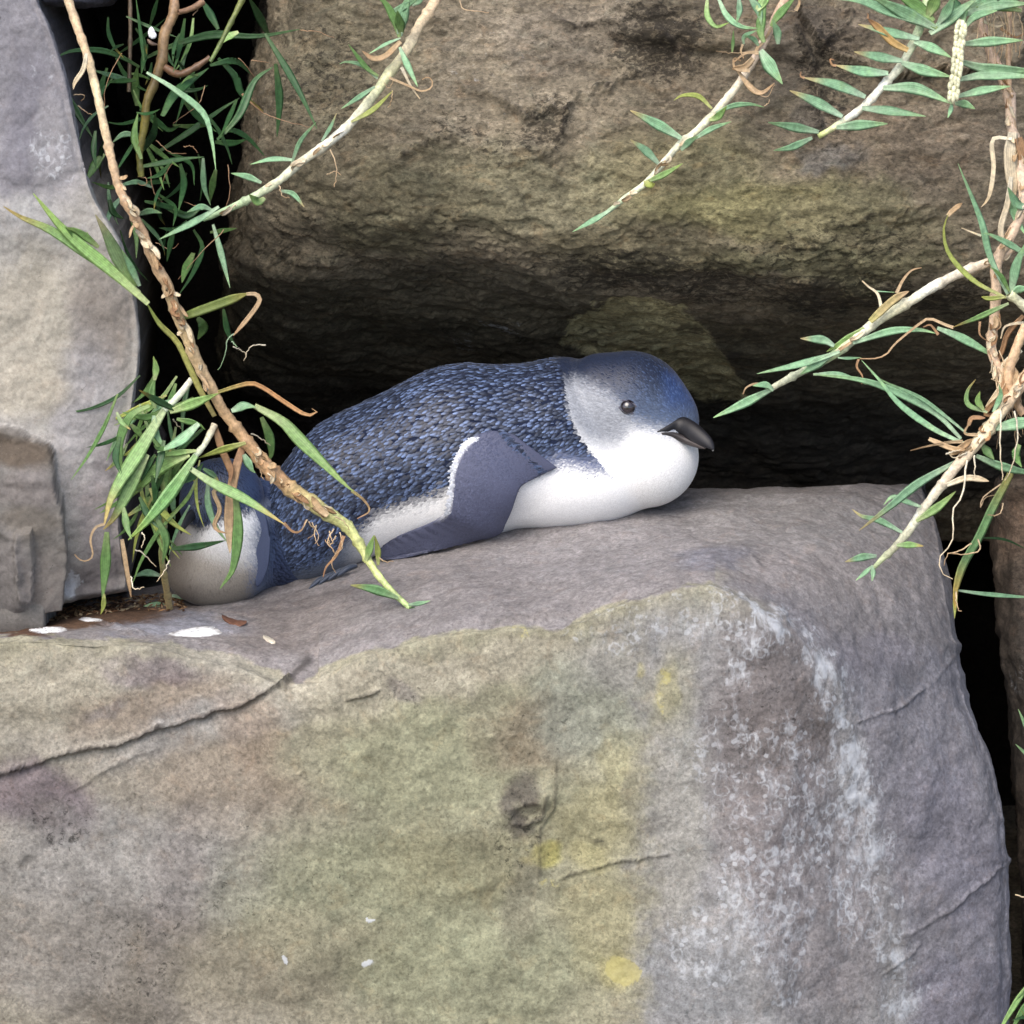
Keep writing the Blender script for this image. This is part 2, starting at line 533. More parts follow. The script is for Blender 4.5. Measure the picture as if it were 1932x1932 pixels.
def ledge_cols():
    cols = []
    def col(u, rows):
        rows = [list(r) for r in rows]
        if 440 <= u <= 1350:          # a soft shoulder at the lip
            v4 = rows[4][0]
            rows[4] = [v4 - 6, rows[4][1] + .012]; rows[5] = [v4 + 38, rows[5][1] + .004]; rows[6][1] += .004
        cols.append([(u, v, d) for v, d in rows])
    col(-260, [(1240, .55), (1215, .30), (1205, .16), (1208, .08), (1218, .035), (1250, .025), (1560, .045), (1975, .085), (2250, .12)])
    col(-20, [(1220, .55), (1185, .28), (1190, .15), (1197, .07), (1210, .03), (1245, .02), (1550, .04), (1975, .08), (2250, .12)])
    col(60,   [(1210, .55), (1165, .28), (1180, .15), (1192, .065), (1206, .03), (1242, .02), (1530, .04), (1960, .08), (2250, .12)])
    col(160,  [(1200, .55), (1130, .28), (1162, .16), (1190, .075), (1212, .03), (1246, .02), (1520, .04), (1960, .08), (2250, .12)])
    col(320,  [(1180, .60), (1096, .32), (1145, .19), (1192, .08), (1224, .03), (1262, .02), (1520, .04), (1960, .075), (2250, .12)])
    col(450,  [(1160, .60), (1070, .34), (1130, .20), (1205, .07), (1250, .026), (1290, .018), (1520, .035), (1960, .07), (2250, .11)])
    col(570,  [(1130, .60), (1040, .35), (1105, .21), (1215, .06), (1283, .012), (1322, .008), (1520, .03), (1960, .07), (2250, .11)])
    col(700,  [(1080, .60), (1000, .36), (1075, .20), (1180, .055), (1228, .004), (1268, .002), (1500, .03), (1940, .07), (2250, .11)])
    col(880,  [(1040, .60), (955, .36), (1035, .19), (1140, .05), (1190, .002), (1232, .002), (1490, .03), (1940, .07), (2250, .11)])
    col(1060, [(1000, .60), (930, .35), (1015, .18), (1125, .04), (1178, .0), (1218, .0), (1480, .03), (1940, .07), (2250, .11)])
    col(1200, [(980, .60), (920, .34), (1005, .17), (1085, .045), (1134, .0), (1178, .0), (1470, .025), (1940, .06), (2250, .10)])
    col(1340, [(970, .60), (926, .33), (1000, .17), (1060, .06), (1104, .006), (1150, -.004), (1460, .02), (1940, .05), (2250, .09)])
    col(1460, [(970, .60), (917, .34), (1000, .18), (1075, .085), (1150, .025), (1215, .008), (1480, .03), (1940, .06), (2250, .10)])
    col(1580, [(970, .60), (913, .35), (1000, .21), (1090, .125), (1200, .07), (1290, .055), (1520, .07), (1940, .10), (2250, .14)])
    def f(v): return float(np.interp(v, EDGE[:, 0], EDGE[:, 1]))
    rows = [(965, .62), (912, .38), (1000, .27), (1095, .21), (1200, .17), (1300, .155), (1540, .16), (1940, .18), (2250, .20)]
    cols.append([(f(v) - 55, v, d) for v, d in rows])
    cols.append([(f(v) - 10, v, d + .035) for v, d in rows])
    cols.append([(f(v), v, d + .075) for v, d in rows])
    cols.append([(f(v) - 12, v, d + .30) for v, d in rows])
    return np.array(cols).transpose(1, 0, 2)

CRUSTLINE = [(1085, 1180), (1150, 1150), (1210, 1130), (1290, 1112), (1340, 1102), (1430, 1140), (1510, 1215), (1570, 1290), (1600, 1400), (1625, 1520), (1650, 1640), (1685, 1760), (1700, 1880)]
HOLLOW = [(945, 1545), (985, 1500), (1000, 1440), (1025, 1420), (1045, 1500), (1030, 1545), (1020, 1600), (965, 1580)]

def ledge_sculpt(u, v, P, n):
    j = 5.0 * fbm(P, 60, 4, 0.7, 4.0)
    h = np.zeros(len(u))
    dd, al = seg_dist(u, v + j, CRACK_MAIN)
    h -= 0.0075 * np.exp(-(dd / 4.0) ** 2) * sstep(0, 0.08, al + 0.05)
    # slab above the crack stands proud
    below = v + j - np.interp(u, [p[0] for p in CRACK_MAIN], [p[1] for p in CRACK_MAIN])
    h += 0.004 * sstep(40, -2, below) * sstep(-140, -20, below) * (u < 600)
    dd, al = seg_dist(u, v, [(540, 1292), (560, 1268), (582, 1240)])
    h -= 0.002 * np.exp(-(dd / 10.0) ** 2)
    for line, w, a in (([(1058, 1654), (1110, 1640), (1165, 1625), (1215, 1617), (1262, 1612)], 2.6, .0035),
                       ([(1050, 1440), (1046, 1520), (1018, 1560), (1018, 1650)], 2.6, .0022),
                       ([(970, 1556), (1000, 1550), (1022, 1540), (1030, 1500)], 4, .005),
                       ([(655, 1318), (690, 1310), (716, 1304)], 3.5, .004),
                       ([(900, 1388), (1000, 1392), (1020, 1380)], 2.5, .0015),
                       ([(120, 1504), (165, 1475), (210, 1445), (300, 1415)], 2.5, .0018),
                       ([(1060, 1445), (1130, 1410), (1190, 1380)], 2.5, .001),
                       ([(1620, 1365), (1690, 1340), (1760, 1288), (1815, 1218)], 3, .0022),
                       ([(1440, 1170), (1520, 1150), (1570, 1140)], 2.5, .001),
                       ([(1700, 1770), (1790, 1720), (1860, 1660), (1905, 1622)], 3, .0025),
                       ([(1660, 1842), (1720, 1800), (1735, 1784)], 2.5, .002),
                       ([(960, 1090), (985, 1100), (1030, 1104), (1066, 1094)], 2.5, .0012),
                       ([(1480, 1120), (1400, 1030), (1300, 1010)], 2.5, .0010),
                       ([(290, 1212), (330, 1208), (440, 1216)], 3, .002),
                       ([(170, 1180), (200, 1176), (250, 1192), (270, 1196)], 3, .003)):
        dd, al = seg_dist(u, v + j, line)
        h -= a * np.exp(-(dd / w) ** 2) * (0.35 + 0.65 * np.sin(np.pi * np.clip(al * 0.9 + 0.05, 0, 1)))
    # socket of a lost chip
    dd, al = seg_dist(u, v, [(960, 1530), (1000, 1520), (1025, 1505)])
    h -= 0.007 * np.exp(-(dd / 26.0) ** 2)
    dd, al = seg_dist(u, v, [(985, 1537), (1010, 1532)])
    h += 0.006 * np.exp(-(dd / 16.0) ** 4)
    # crusted rind begins at the lip with a small ragged step
    yl = np.interp(u, [p[0] for p in LIP], [p[1] for p in LIP])
    st = v + 7 * fbm(P, 45, 3, 0.6, 8.0) - yl
    # notches in the right-hand edge
    for vv, a in ((1218, .010), (1275, .004), (1310, .004), (1622, .006), (1545, .004)):
        h -= .35 * a * np.exp(-((v - vv) / 9.0) ** 2) * sstep(60, 5, np.interp(v, EDGE[:, 0], EDGE[:, 1]) - u)
    return n * h[:, None]

def ledge_paint(u, v, P):
    it = [(1000, 1000, 900, 150, -8, c_top, 1), (300, 1190, 420, 40, 3, c_grey * 1.05, 1), (1500, 1020, 330, 120, 0, lin(136, 132, 130) * K, .8)]
    C = blobs(u, v, P, c_olive, [(230, 1680, 480, 420, 0, lin(147, 141, 129) * K, .85), (900, 1600, 330, 420, 0, lin(152, 151, 126) * K, .6),
        (220, 1320, 330, 110, -8, lin(160, 155, 142) * K, .9), (60, 1300, 160, 90, 0, c_beige, .8), (300, 1330, 170, 60, -10, c_brown, .45), (300, 1262, 110, 34, 8, c_purple * 1.1, .5),
        (400, 1370, 220, 50, -18, c_grey, .6), (70, 1510, 130, 70, 15, c_purple * .95, .7), (100, 1560, 60, 40, 0, c_dark, .5), (500, 1420, 130, 60, 60, c_brown * 1.06, .5),
        (450, 1480, 200, 90, 0, lin(140, 128, 112) * K, .6), (240, 1640, 320, 120, 0, c_grey * .92, .6), (230, 1830, 140, 150, 10, c_dark * 1.05, .55), (330, 1700, 60, 200, 8, c_taupe, .5),
        (80, 1800, 150, 120, 0, lin(142, 138, 130) * K, .7), (700, 1290, 220, 55, -10, c_beige * 1.02, .9), (980, 1240, 160, 50, 0, c_beige * .98, .8), (650, 1420, 150, 100, -20, lin(160, 156, 132) * K, .8),
        (800, 1440, 200, 110, 0, c_green * 1.02, .6), (1000, 1390, 110, 80, 0, lin(140, 128, 108) * K, .7), (700, 1700, 300, 170, 0, c_green * .93, .7), (560, 1820, 260, 110, 0, lin(134, 128, 106) * K, .6),
        (880, 1620, 170, 80, 0, lin(132, 128, 100) * K, .6), (900, 1850, 260, 110, 0, lin(144, 146, 118) * K, .7), (1110, 1330, 120, 110, 0, lin(150, 154, 140) * K, .7), (1170, 1240, 110, 80, 0, lin(156, 154, 146) * K, .8),
        (1110, 1560, 90, 80, 0, c_yel * .98, .35), (1130, 1750, 80, 120, -8, c_yel * .95, .3), (1175, 1830, 48, 36, 20, lin(178, 168, 100) * K, .3), (1252, 1310, 16, 60, 0, lin(180, 172, 116) * K, .5), (1205, 1270, 12, 20, 0, lin(196, 186, 110) * K, .6),
        (1115, 1620, 50, 30, 0, c_yel, .35), (1020, 1620, 40, 30, 0, lin(176, 170, 90) * K, .6), (1160, 1440, 30, 80, 0, c_yel * .95, .3),
        (980, 1520, 36, 60, 18, c_dark * .9, .85), (985, 1700, 40, 110, 8, lin(116, 112, 96) * K, .5), (1000, 1535, 26, 15, 0, c_olive, .8),
        (755, 1310, 40, 22, 25, c_taupe, .6), (200, 1335, 30, 18, -40, c_taupe * .9, .7)], 30, 0.0)
    # east of a ragged vertical line the face is bare grey
    e = u + 34 * fbm(P, 30, 5, 0.65, 33.0)
    wl = sstep(1176, 1262, e + 0.03 * (v - 1500) * 0) * sstep(1080, 1200, v)
    G2 = blobs(u, v, P, c_grey, [(1450, 1420, 130, 340, 0, lin(124, 117, 114) * K, .85), (1270, 1500, 60, 300, 0, lin(158, 156, 146) * K, .8), (1550, 1700, 140, 260, -8, lin(136, 131, 130) * K, .8),
        (1480, 1380, 90, 70, 0, lin(122, 115, 111) * K, .6), (1300, 1850, 120, 90, 0, lin(140, 142, 142) * K, .7), (1265, 1310, 50, 90, 0, lin(150, 148, 132) * K, .7), (1255, 1305, 22, 55, 0, lin(172, 166, 118) * K, .4)], 26, 2.0)
    C = C * (1 - wl[:, None]) + G2 * wl[:, None]
    # smooth lilac east facet
    cl = np.interp(v, [p[1] for p in CRUSTLINE[4:]], [p[0] for p in CRUSTLINE[4:]])
    fe = sstep(-10, 50, u + 10 * fbm(P, 40, 3, 0.6, 3.0) - cl) * sstep(1060, 1130, v + 0.35 * (u - 1340))
    E = blobs(u, v, P, c_lilac, [(1700, 1130, 180, 120, 0, lin(132, 128, 126) * K, .8), (1800, 1600, 90, 200, -15, lin(130, 128, 136) * K, .6), (1660, 1230, 90, 40, 0, lin(130, 127, 132) * K, .6), (1800, 1880, 160, 90, 0, lin(128, 126, 134) * K, .7)], 30, 4.0)
    C = C * (1 - fe[:, None]) + E * fe[:, None]
    # flat top of the ledge, above the rind
    yl = np.interp(u, [-500, 0, 160, 320, 450, 540] + [p[0] for p in LIP] + [1430, 1600, 1800], [1196, 1200, 1203, 1212, 1235, 1270] + [p[1] for p in LIP] + [1140, 1150, 1160])
    st = yl - (v + 8 * fbm(P, 45, 4, 0.6, 8.0))
    tw = sstep(-3, 4, st) * (u < 1350) + sstep(-40, 60, st) * (u >= 1350)
    T = blobs(u, v, P, c_top, [(560, 1170, 160, 60, -10, lin(134, 126, 120) * K, .8), (330, 1180, 140, 24, 0, lin(150, 151, 158) * K, .9), (860, 1130, 260, 60, -10, lin(136, 131, 128) * K, .8), (1130, 1040, 240, 60, -5, lin(146, 142, 140) * K, .8),
        (1500, 980, 260, 60, 0, lin(140, 137, 134) * K, .8), (1350, 1050, 80, 24, -10, lin(122, 123, 132) * K, .6), (1000, 1165, 90, 14, -8, c_taupe, .5), (160, 1165, 200, 22, -4, lin(96, 72, 52) * K, .95), (40, 1185, 90, 16, 0, lin(92, 64, 44) * K, .9)], 14, 6.0)
    C = C * (1 - tw[:, None]) + T * tw[:, None]
    C = C * np.array([1.0, 1.005, 1.045])
    # crust mask
    dl, al = seg_dist(u + 14 * fbm(P, 50, 4, .6, 60.), v + 14 * fbm(P, 50, 4, .6, 61.), CRUSTLINE)
    cr_ = 0.80 * sstep(90, 2, dl) * (0.55 + 0.45 * sstep(-.3, .4, fbm(P, 22, 3, .6, 62.)))
    cr_ *= np.where(al < .33, .72, 1.0) * sstep(-6, 10, -st + 6 * (u > 1350))
    cr_ = np.maximum(cr_, soft(u, v, P, [(1430, 1200, 60, 60, 20, .6), (1330, 1180, 120, 50, 0, .45), (1200, 1190, 100, 60, -8, .5), (1380, 1450, 130, 180, 0, .45), (1440, 1700, 150, 180, -8, .54), (1330, 1800, 110, 120, 0, .5), (1480, 1850, 60, 60, 0, .5), (1530, 1500, 140, 220, -10, .5), (1400, 1250, 40, 100, 5, .55), (1600, 1600, 110, 260, -8, .55), (708, 1745, 12, 8, 0, 1.2), (525, 1808, 8, 10, 0, 1.2), (700, 1822, 20, 9, 0, 1.2)], 20, 1.0) * sstep(1110, 1140, v))
    cr_ *= sstep(0, 8, -st + 1000 * (v > 1300)) if False else 1.0
    cr_ = cr_ * (1 - tw * (u < 1350)) * sstep(1085, 1100, v)
    ye = soft(u, v, P, [(1252, 1300, 18, 66, 0, .55), (1207, 1268, 12, 20, 0, .5), (1110, 1560, 80, 90, 0, .3), (1165, 1460, 30, 110, 0, .3), (1175, 1835, 46, 36, 20, 1.0), (1130, 1700, 70, 140, -10, .28), (1040, 1660, 30, 20, 0, .5), (1000, 1610, 30, 30, 0, .4), (980, 1200, 30, 30, 0, .5), (720, 1240, 90, 18, -14, .35), (650, 1530, 60, 30, 0, .25)], 16, 2.0)
    # crack dirt
    j = 5.0 * fbm(P, 60, 4, 0.7, 4.0)
    k = np.zeros(len(u))
    dd, al = seg_dist(u, v + j, CRACK_MAIN); k = np.maximum(k, 0.95 * np.exp(-(dd / 3.0) ** 2) * sstep(0, .05, al + .03))
    dd, al = seg_dist(u, v + j, [(540, 1292), (556, 1268), (580, 1240)]); k = np.maximum(k, 0.7 * np.exp(-(dd / 9.0) ** 2))
    for line, w, a in (([(1058, 1654), (1110, 1640), (1165, 1625), (1215, 1617), (1262, 1612)], 2.2, .7), ([(1050, 1440), (1046, 1520), (1018, 1560), (1018, 1650)], 3, .5),
                       ([(970, 1556), (1000, 1550), (1022, 1540), (1030, 1500)], 3.5, .7), ([(655, 1318), (690, 1310), (716, 1304)], 3, .6), ([(120, 1504), (165, 1475), (210, 1445), (300, 1415)], 2, .45),
                       ([(1700, 1770), (1790, 1720), (1860, 1660), (1905, 1622)], 2, .25), ([(1660, 1842), (1720, 1800), (1735, 1784)], 2, .4), ([(1620, 1365), (1690, 1340), (1760, 1288), (1815, 1218)], 2, .25),
                       ([(1124, 1587), (1136, 1586)], 5, .8), ([(962, 1092), (985, 1102), (1030, 1105), (1066, 1096)], 2, .35)):
        dd, al = seg_dist(u, v + j, line); k = np.maximum(k, a * np.exp(-(dd / w) ** 2))
    ds_ = soft(u, v, P, [(980, 1560, 50, 160, 8, .6), (110, 1560, 100, 60, 20, .6), (260, 1800, 120, 170, 10, .5), (400, 1650, 90, 160, 0, .35), (1440, 1350, 110, 200, 0, .4), (760, 1310, 60, 30, 20, .5), (600, 1700, 200, 200, 0, .25), (1000, 1360, 80, 60, 0, .35)], 24, 31.)
    return C, np.stack([cr_, ye, k, ds_], 1)

ledge, LP, LF = rock('ledge_boulder', 'huge flat-topped grey and olive boulder the penguins lie on, with a white lichen crust', 'boulder',
                     ledge_cols(), 0.00165, M_ROCK, ledge_paint, (0.0045, 9, 0.0007, 60), ledge_sculpt, 0.35, 0.85)
LEDGE_BVH = BVHTree.FromPolygons([Vector(p) for p in LP], [tuple(map(int, f)) for f in LF[:len(LF)] if max(f) < len(LP)])

def ledge_d(u, v):
    dr = W(u, v, 0.0) - EYE
    hit = LEDGE_BVH.ray_cast(Vector(EYE), Vector(dr).normalized())
    if hit[0] is None: return 0.3
    return float((np.array(hit[0]) - EYE) @ FWD - DIST)

# ------------------------------------------------------------------ the tall boulder at the left
LE = np.array([(-300, 10), (-100, 40), (0, 76), (60, 97), (110, 113), (150, 122), (250, 148), (330, 166), (380, 180), (450, 216), (520, 250), (600, 264), (700, 262), (800, 247), (900, 230), (1000, 222), (1090, 236), (1130, 242), (1150, 240)], float)
def left_cols():
    rows = [(-320, .02), (-60, .035), (90, .045), (230, .05), (330, .05), (372, .052), (500, .068), (650, .085), (800, .10), (950, .118), (1060, .135), (1115, .15), (1150, .165)]
    lo = np.array([1188, 1185, 1172, 1148, 1128, 1118, 1112])       # where the foot meets the soil, per column
    def f(v): return float(np.interp(v, LE[:, 0], LE[:, 1]))
    cols = []
    for ci, fr in enumerate((-1.6, -.8, -.2, .35, .72, .93, 1.0)):
        col = []
        for ri, (v, d) in enumerate(rows):
            e = f(v)
            u = e - (1 - fr) * 230
            vv = v if ri < 9 else np.interp(v, [800, 1150], [800, lo[ci]])
            col.append((u, vv, d + (.004 if ci == 5 else .02 if ci == 6 else -.006 * (ci in (2, 3)))))
        cols.append(col)
    cols.append([(f(v) - 16, vv, d + .16) for (v, d), (u, vv, _) in zip(rows, cols[-1])])
    G = np.array(cols).transpose(1, 0, 2)
    bot = G[-1].copy(); bot[:, 2] += .12; bot[:, 1] -= 12
    return np.concatenate([G, bot[None]])
NICHE = [(-60, 806), (0, 803), (34, 806), (62, 822), (96, 832), (104, 850), (112, 905), (122, 960), (127, 1010), (122, 1090), (108, 1132), (60, 1168), (-60, 1200)]
def left_sculpt(u, v, P, n):
    wu = u + 5 * fbm(P, 50, 3, .6, 3.); wv = v + 5 * fbm(P, 50, 3, .6, 6.)
    ins = in_poly(wu, wv, NICHE)
    dd, al = seg_dist(wu, wv, NICHE[:-1])
    m = np.where(ins, sstep(0, 9, dd), 0)
    top = np.where(ins, sstep(64, 22, wv - 806 - .25 * wu), 0)
    h = -0.034 * m + 0.022 * m * top
    # stepped broken stone inside the niche
    q = fbm(P * np.array([1, 1, 1.6]), 38, 3, .5, 12.)
    h += m * .0025 * fbm(P, 30, 3, .5, 2.)
    pit = in_poly(wu, wv, [(36, 978), (64, 972), (66, 1040), (58, 1090), (38, 1085)]); h -= .012 * m * pit
    dd, al = seg_dist(wu, wv, [(-20, 960), (30, 990), (35, 1100)]); h -= m * .006 * np.exp(-(dd / 12) ** 2)
    # arris between upper and lower facets
    ar = 350 + 40 * np.sin(u / 60.0) + 20 * fbm(P, 30, 3, .6, 1.) - .3 * u
    h += 0.003 * np.exp(-((v - ar) / 25) ** 2)
    return n * h[:, None]
def left_paint(u, v, P):
    C = blobs(u, v, P, lin(176, 173, 168) * K, [
        (60, 100, 200, 260, 0, lin(136, 135, 141) * K, 1), (110, 300, 70, 100, 10, lin(142, 141, 145) * K, .9), (20, 330, 60, 50, 0, lin(124, 123, 131) * K, .8), (40, 210, 40, 120, 5, lin(124, 123, 132) * K, .7),
        (30, 450, 110, 90, 0, lin(166, 166, 166) * K, .9), (60, 620, 120, 170, 0, lin(176, 171, 158) * K, .9), (190, 620, 60, 120, 0, lin(146, 138, 130) * K, .8), (160, 800, 70, 200, 0, lin(164, 162, 164) * K, .85),
        (40, 740, 90, 60, 0, lin(184, 178, 164) * K, .8), (190, 960, 45, 140, 5, lin(150, 145, 148) * K, .8), (175, 1080, 70, 60, 0, lin(112, 106, 106) * K, .8), (130, 1100, 14, 30, 10, lin(190, 195, 205) * K, .7)], 26, 9.)
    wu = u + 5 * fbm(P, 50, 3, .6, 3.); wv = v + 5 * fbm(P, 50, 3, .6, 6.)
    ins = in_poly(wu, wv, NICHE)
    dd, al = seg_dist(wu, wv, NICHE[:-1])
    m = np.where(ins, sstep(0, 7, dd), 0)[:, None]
    Nn = blobs(u, v, P, lin(122, 119, 115) * K, [(30, 835, 100, 30, 10, lin(94, 84, 73) * K, .95), (60, 900, 60, 40, 0, lin(134, 128, 126) * K, .7), (60, 960, 50, 30, 0, lin(112, 106, 98) * K, .7), (90, 1070, 40, 60, 0, lin(126, 120, 116) * K, .7), (30, 1060, 40, 80, 0, lin(118, 114, 114) * K, .6)], 12, 11.)  # broken brown top band, darkened further for the shade under its edge
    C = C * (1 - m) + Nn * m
    ck = 0.25 * np.where(ins, np.exp(-(dd / 5) ** 2), 0)
    cr_ = soft(u, v, P, [(110, 290, 60, 70, 0, .45), (90, 160, 60, 120, 0, .28), (130, 1100, 14, 34, 10, .7), (150, 420, 40, 60, 0, .3), (60, 520, 100, 100, 0, .2)], 14, 7.)
    return C, np.stack([cr_, 0 * cr_, ck], 1)
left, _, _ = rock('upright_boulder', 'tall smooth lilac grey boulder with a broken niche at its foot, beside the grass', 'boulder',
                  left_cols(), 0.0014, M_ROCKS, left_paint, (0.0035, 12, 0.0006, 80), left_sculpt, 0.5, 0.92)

# ------------------------------------------------------------------ the overhanging boulder behind
def back_cols():
    cols = []
    prof = [(-700, .34), (-350, .20), (-120, .155), (60, .14), (200, .128), (330, .118), (430, .124), (500, .150), (550, .20), (610, .29), (690, .41), (790, .55), (900, .63), (1010, .66)]
    spec = [(430, .44, 0), (456, .13, 0), (500, .075, 0), (580, .045, 0), (720, .02, -10), (900, .005, -6), (1080, 0, 6), (1250, -.004, 14), (1420, -.008, 20), (1600, -.008, 28), (1760, 0, 34), (1932, .01, 40), (2150, .03, 46), (2500, .12, 40), (2800, .3, 40)]
    for i, (u, dd, dv) in enumerate(spec):
        col = []
        for v, d in prof:
            uu = u
            if i < 3: uu = u + float(np.interp(v, [-100, 0, 150, 300, 600], [85, 80, 35, 10, 0])) * (1 - .25 * i)
            w = 1.0 if v < 560 else max(0.35, 1 - (v - 560) / 300)
            if i < 6: dd2 = .16 * sstep(380, 620, v) * (1 - i / 6)
            else: dd2 = 0
            d = d + float(dd2)
            col.append((uu, v + dv * float(np.interp(v, [300, 520, 800], [0, 1, .3])), d + dd * w))
        cols.append(col)
    return np.array(cols).transpose(1, 0, 2)
PATCH = [(1055, 640), (1075, 600), (1130, 575), (1190, 560), (1250, 565), (1310, 590), (1350, 640), (1390, 700), (1420, 760), (1330, 760), (1200, 700), (1060, 660)]
BCR = [[(868, 160), (880, 172), (930, 180), (975, 205), (985, 220), (1015, 205), (1070, 205), (1062, 235), (1058, 255), (1030, 280), (1005, 300)],
       [(760, 290), (800, 275), (850, 262)], [(1070, 205), (1110, 185), (1150, 160), (1200, 140)], [(1035, 35), (1080, 50), (1130, 45), (1200, 15)],
       [(1500, 60), (1520, 100), (1540, 170), (1545, 230), (1530, 260)], [(1545, 100), (1580, 60), (1600, 30)], [(1230, 60), (1280, 90), (1300, 125)],
       [(1000, 320), (1030, 330), (1060, 345)], [(1620, 410), (1700, 400), (1760, 402)]]
def back_sculpt(u, v, P, n):
    j = 13.0 * fbm(P, 42, 4, 0.72, 4.0)
    h = np.zeros(len(u))
    for i, line in enumerate(BCR):
        dd, al = seg_dist(u + j, v + j, line)
        h -= (.010, .004, .006, .006, .010, .006, .006, .004, .003)[i] * np.exp(-(dd / 4.0) ** 2) * (.35 + .65 * sstep(-.3, .4, fbm(P, 30, 3, .6, 51.)))
        h -= .003 * np.exp(-(dd / 16.0) ** 2)
    # slabs missing above the long joint
    m = sstep(8, -8, v + 20 * fbm(P, 20, 3, .6, 14.) - (70 + .12 * (u - 1100))) * sstep(1130, 1180, u) * sstep(1560, 1500, u)
    h -= .012 * m
    h += .0035 * np.round(2.2 * fbm(P * np.array([.6, 1, 1.7]), 16, 4, .6, 91.)) / 1.5
    m = in_poly(u + j, v + j, [(1500, 30), (1932, 20), (1932, 130), (1700, 150), (1560, 110)])
    h -= .015 * m
    # foliation: low wavy ridges
    q = P[:, 2] * 1.0 + .25 * P[:, 0] + .02 * fbm(P, 14, 3, .6, 44.)
    h += .0005 * np.sin(q * 420 + 3 * fbm(P, 20, 2, .6, 5.)) * sstep(-.2, .3, fbm(P, 16, 3, .6, 71.))
    # block step below the overhang
    ins = in_poly(u + j, v + j, PATCH)
    dd, al = seg_dist(u + j, v + j, PATCH + PATCH[:1])
    h += .004 * np.where(ins, sstep(0, 14, dd), 0)
    # worn block at the left end
    ar = 455 + .1 * (u - 460)
    h -= .010 * sstep(-10, 30, v + j - ar) * sstep(700, 560, u)
    return n * h[:, None]
def back_paint(u, v, P):
    C = blobs(u, v, P, lin(116, 105, 88) * K, [
        (960, 130, 230, 160, 0, lin(132, 120, 102) * K, .8), (1060, 60, 160, 80, 0, lin(124, 113, 99) * K, .7), (640, 120, 160, 150, 0, lin(104, 96, 78) * K, .8), (1240, 70, 80, 60, -20, lin(86, 76, 62) * K, .7),
        (1380, 150, 160, 80, 0, lin(112, 100, 84) * K, .6), (1600, 60, 130, 60, 0, lin(104, 92, 80) * K, .7), (1500, 110, 60, 90, 10, lin(84, 76, 68) * K, .6), (1700, 260, 220, 90, 0, lin(132, 116, 98) * K, .8),
        (1280, 330, 200, 110, -8, lin(122, 114, 86) * K, .8), (1440, 390, 240, 70, 0, lin(126, 119, 84) * K, .8), (1620, 420, 190, 60, 0, lin(120, 112, 86) * K, .7), (1000, 360, 220, 90, 10, lin(122, 116, 92) * K, .7),
        (1200, 480, 240, 50, 6, lin(106, 98, 76) * K, .8), (1560, 500, 260, 44, 0, lin(102, 98, 72) * K, .7), (720, 380, 200, 100, 10, lin(96, 90, 70) * K, .85), (620, 300, 100, 90, 0, lin(94, 86, 70) * K, .7),
        (800, 560, 420, 80, 0, lin(88, 82, 68) * K, .8), (1600, 640, 380, 90, 0, lin(76, 70, 56) * K, .8), (600, 620, 120, 60, 0, lin(96, 88, 72) * K, .6), (900, 720, 900, 140, 0, lin(80, 74, 60) * K, .9), (1500, 850, 500, 140, 0, lin(46, 42, 37) * K, .9), (560, 850, 300, 160, 0, lin(40, 36, 32) * K, .9),  # stone under the bulge painted darker to deepen the shade there
        (1540, 230, 30, 40, 0, lin(92, 90, 86) * K, .5), (1570, 300, 60, 24, 0, lin(104, 102, 100) * K, .6)], 34, 15.)
    C = C * np.array([1.02, 1.07, 1.09])
    j = 13.0 * fbm(P, 42, 4, 0.72, 4.0)
    ins = in_poly(u + j, v + j, PATCH)
    dd, al = seg_dist(u + j, v + j, PATCH + PATCH[:1])
    m = (np.where(ins, sstep(0, 6, dd), 0) * .9)[:, None]
    C = C * (1 - m) + lin(170, 164, 128) * K * m
    k = np.zeros(len(u))
    for line in BCR:
        dd, al = seg_dist(u + j, v + j, line)
        k = np.maximum(k, .75 * np.exp(-(dd / 3.0) ** 2) * sstep(-.3, .4, fbm(P, 30, 3, .6, 51.)))
    for cu, cv, ru, rv in ((1300, 628, 30, 10), (1385, 668, 24, 9), (1120, 640, 20, 6), (1130, 700, 26, 8)):
        k = np.maximum(k, .65 * sstep(1.3, .6, np.hypot((u + j - cu) / ru, (v + j - cv) / rv)))
    cr_ = soft(u, v, P, [(950, 620, 60, 20, 20, .5), (980, 560, 30, 10, 0, .4), (1340, 350, 160, 60, 0, .12), (930, 150, 160, 120, 0, .22), (880, 650, 30, 40, -30, .4), (1560, 250, 60, 20, 0, .25)], 16, 17.)
    ye = soft(u, v, P, [(1340, 340, 180, 80, -10, .1), (1500, 420, 160, 40, 0, .1)], 20, 18.)
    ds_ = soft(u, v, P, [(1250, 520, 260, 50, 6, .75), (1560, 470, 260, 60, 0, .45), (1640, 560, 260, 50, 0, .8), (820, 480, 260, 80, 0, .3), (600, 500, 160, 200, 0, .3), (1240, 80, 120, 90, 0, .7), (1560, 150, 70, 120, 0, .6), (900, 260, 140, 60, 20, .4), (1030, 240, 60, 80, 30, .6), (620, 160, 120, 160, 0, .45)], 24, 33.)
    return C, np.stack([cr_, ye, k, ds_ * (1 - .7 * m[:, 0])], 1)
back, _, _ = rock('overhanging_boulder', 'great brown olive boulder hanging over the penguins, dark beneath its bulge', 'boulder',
                  back_cols(), 0.0021, M_ROCKB, back_paint, (0.009, 8, 0.0009, 48), back_sculpt, 0.45, 0.85)

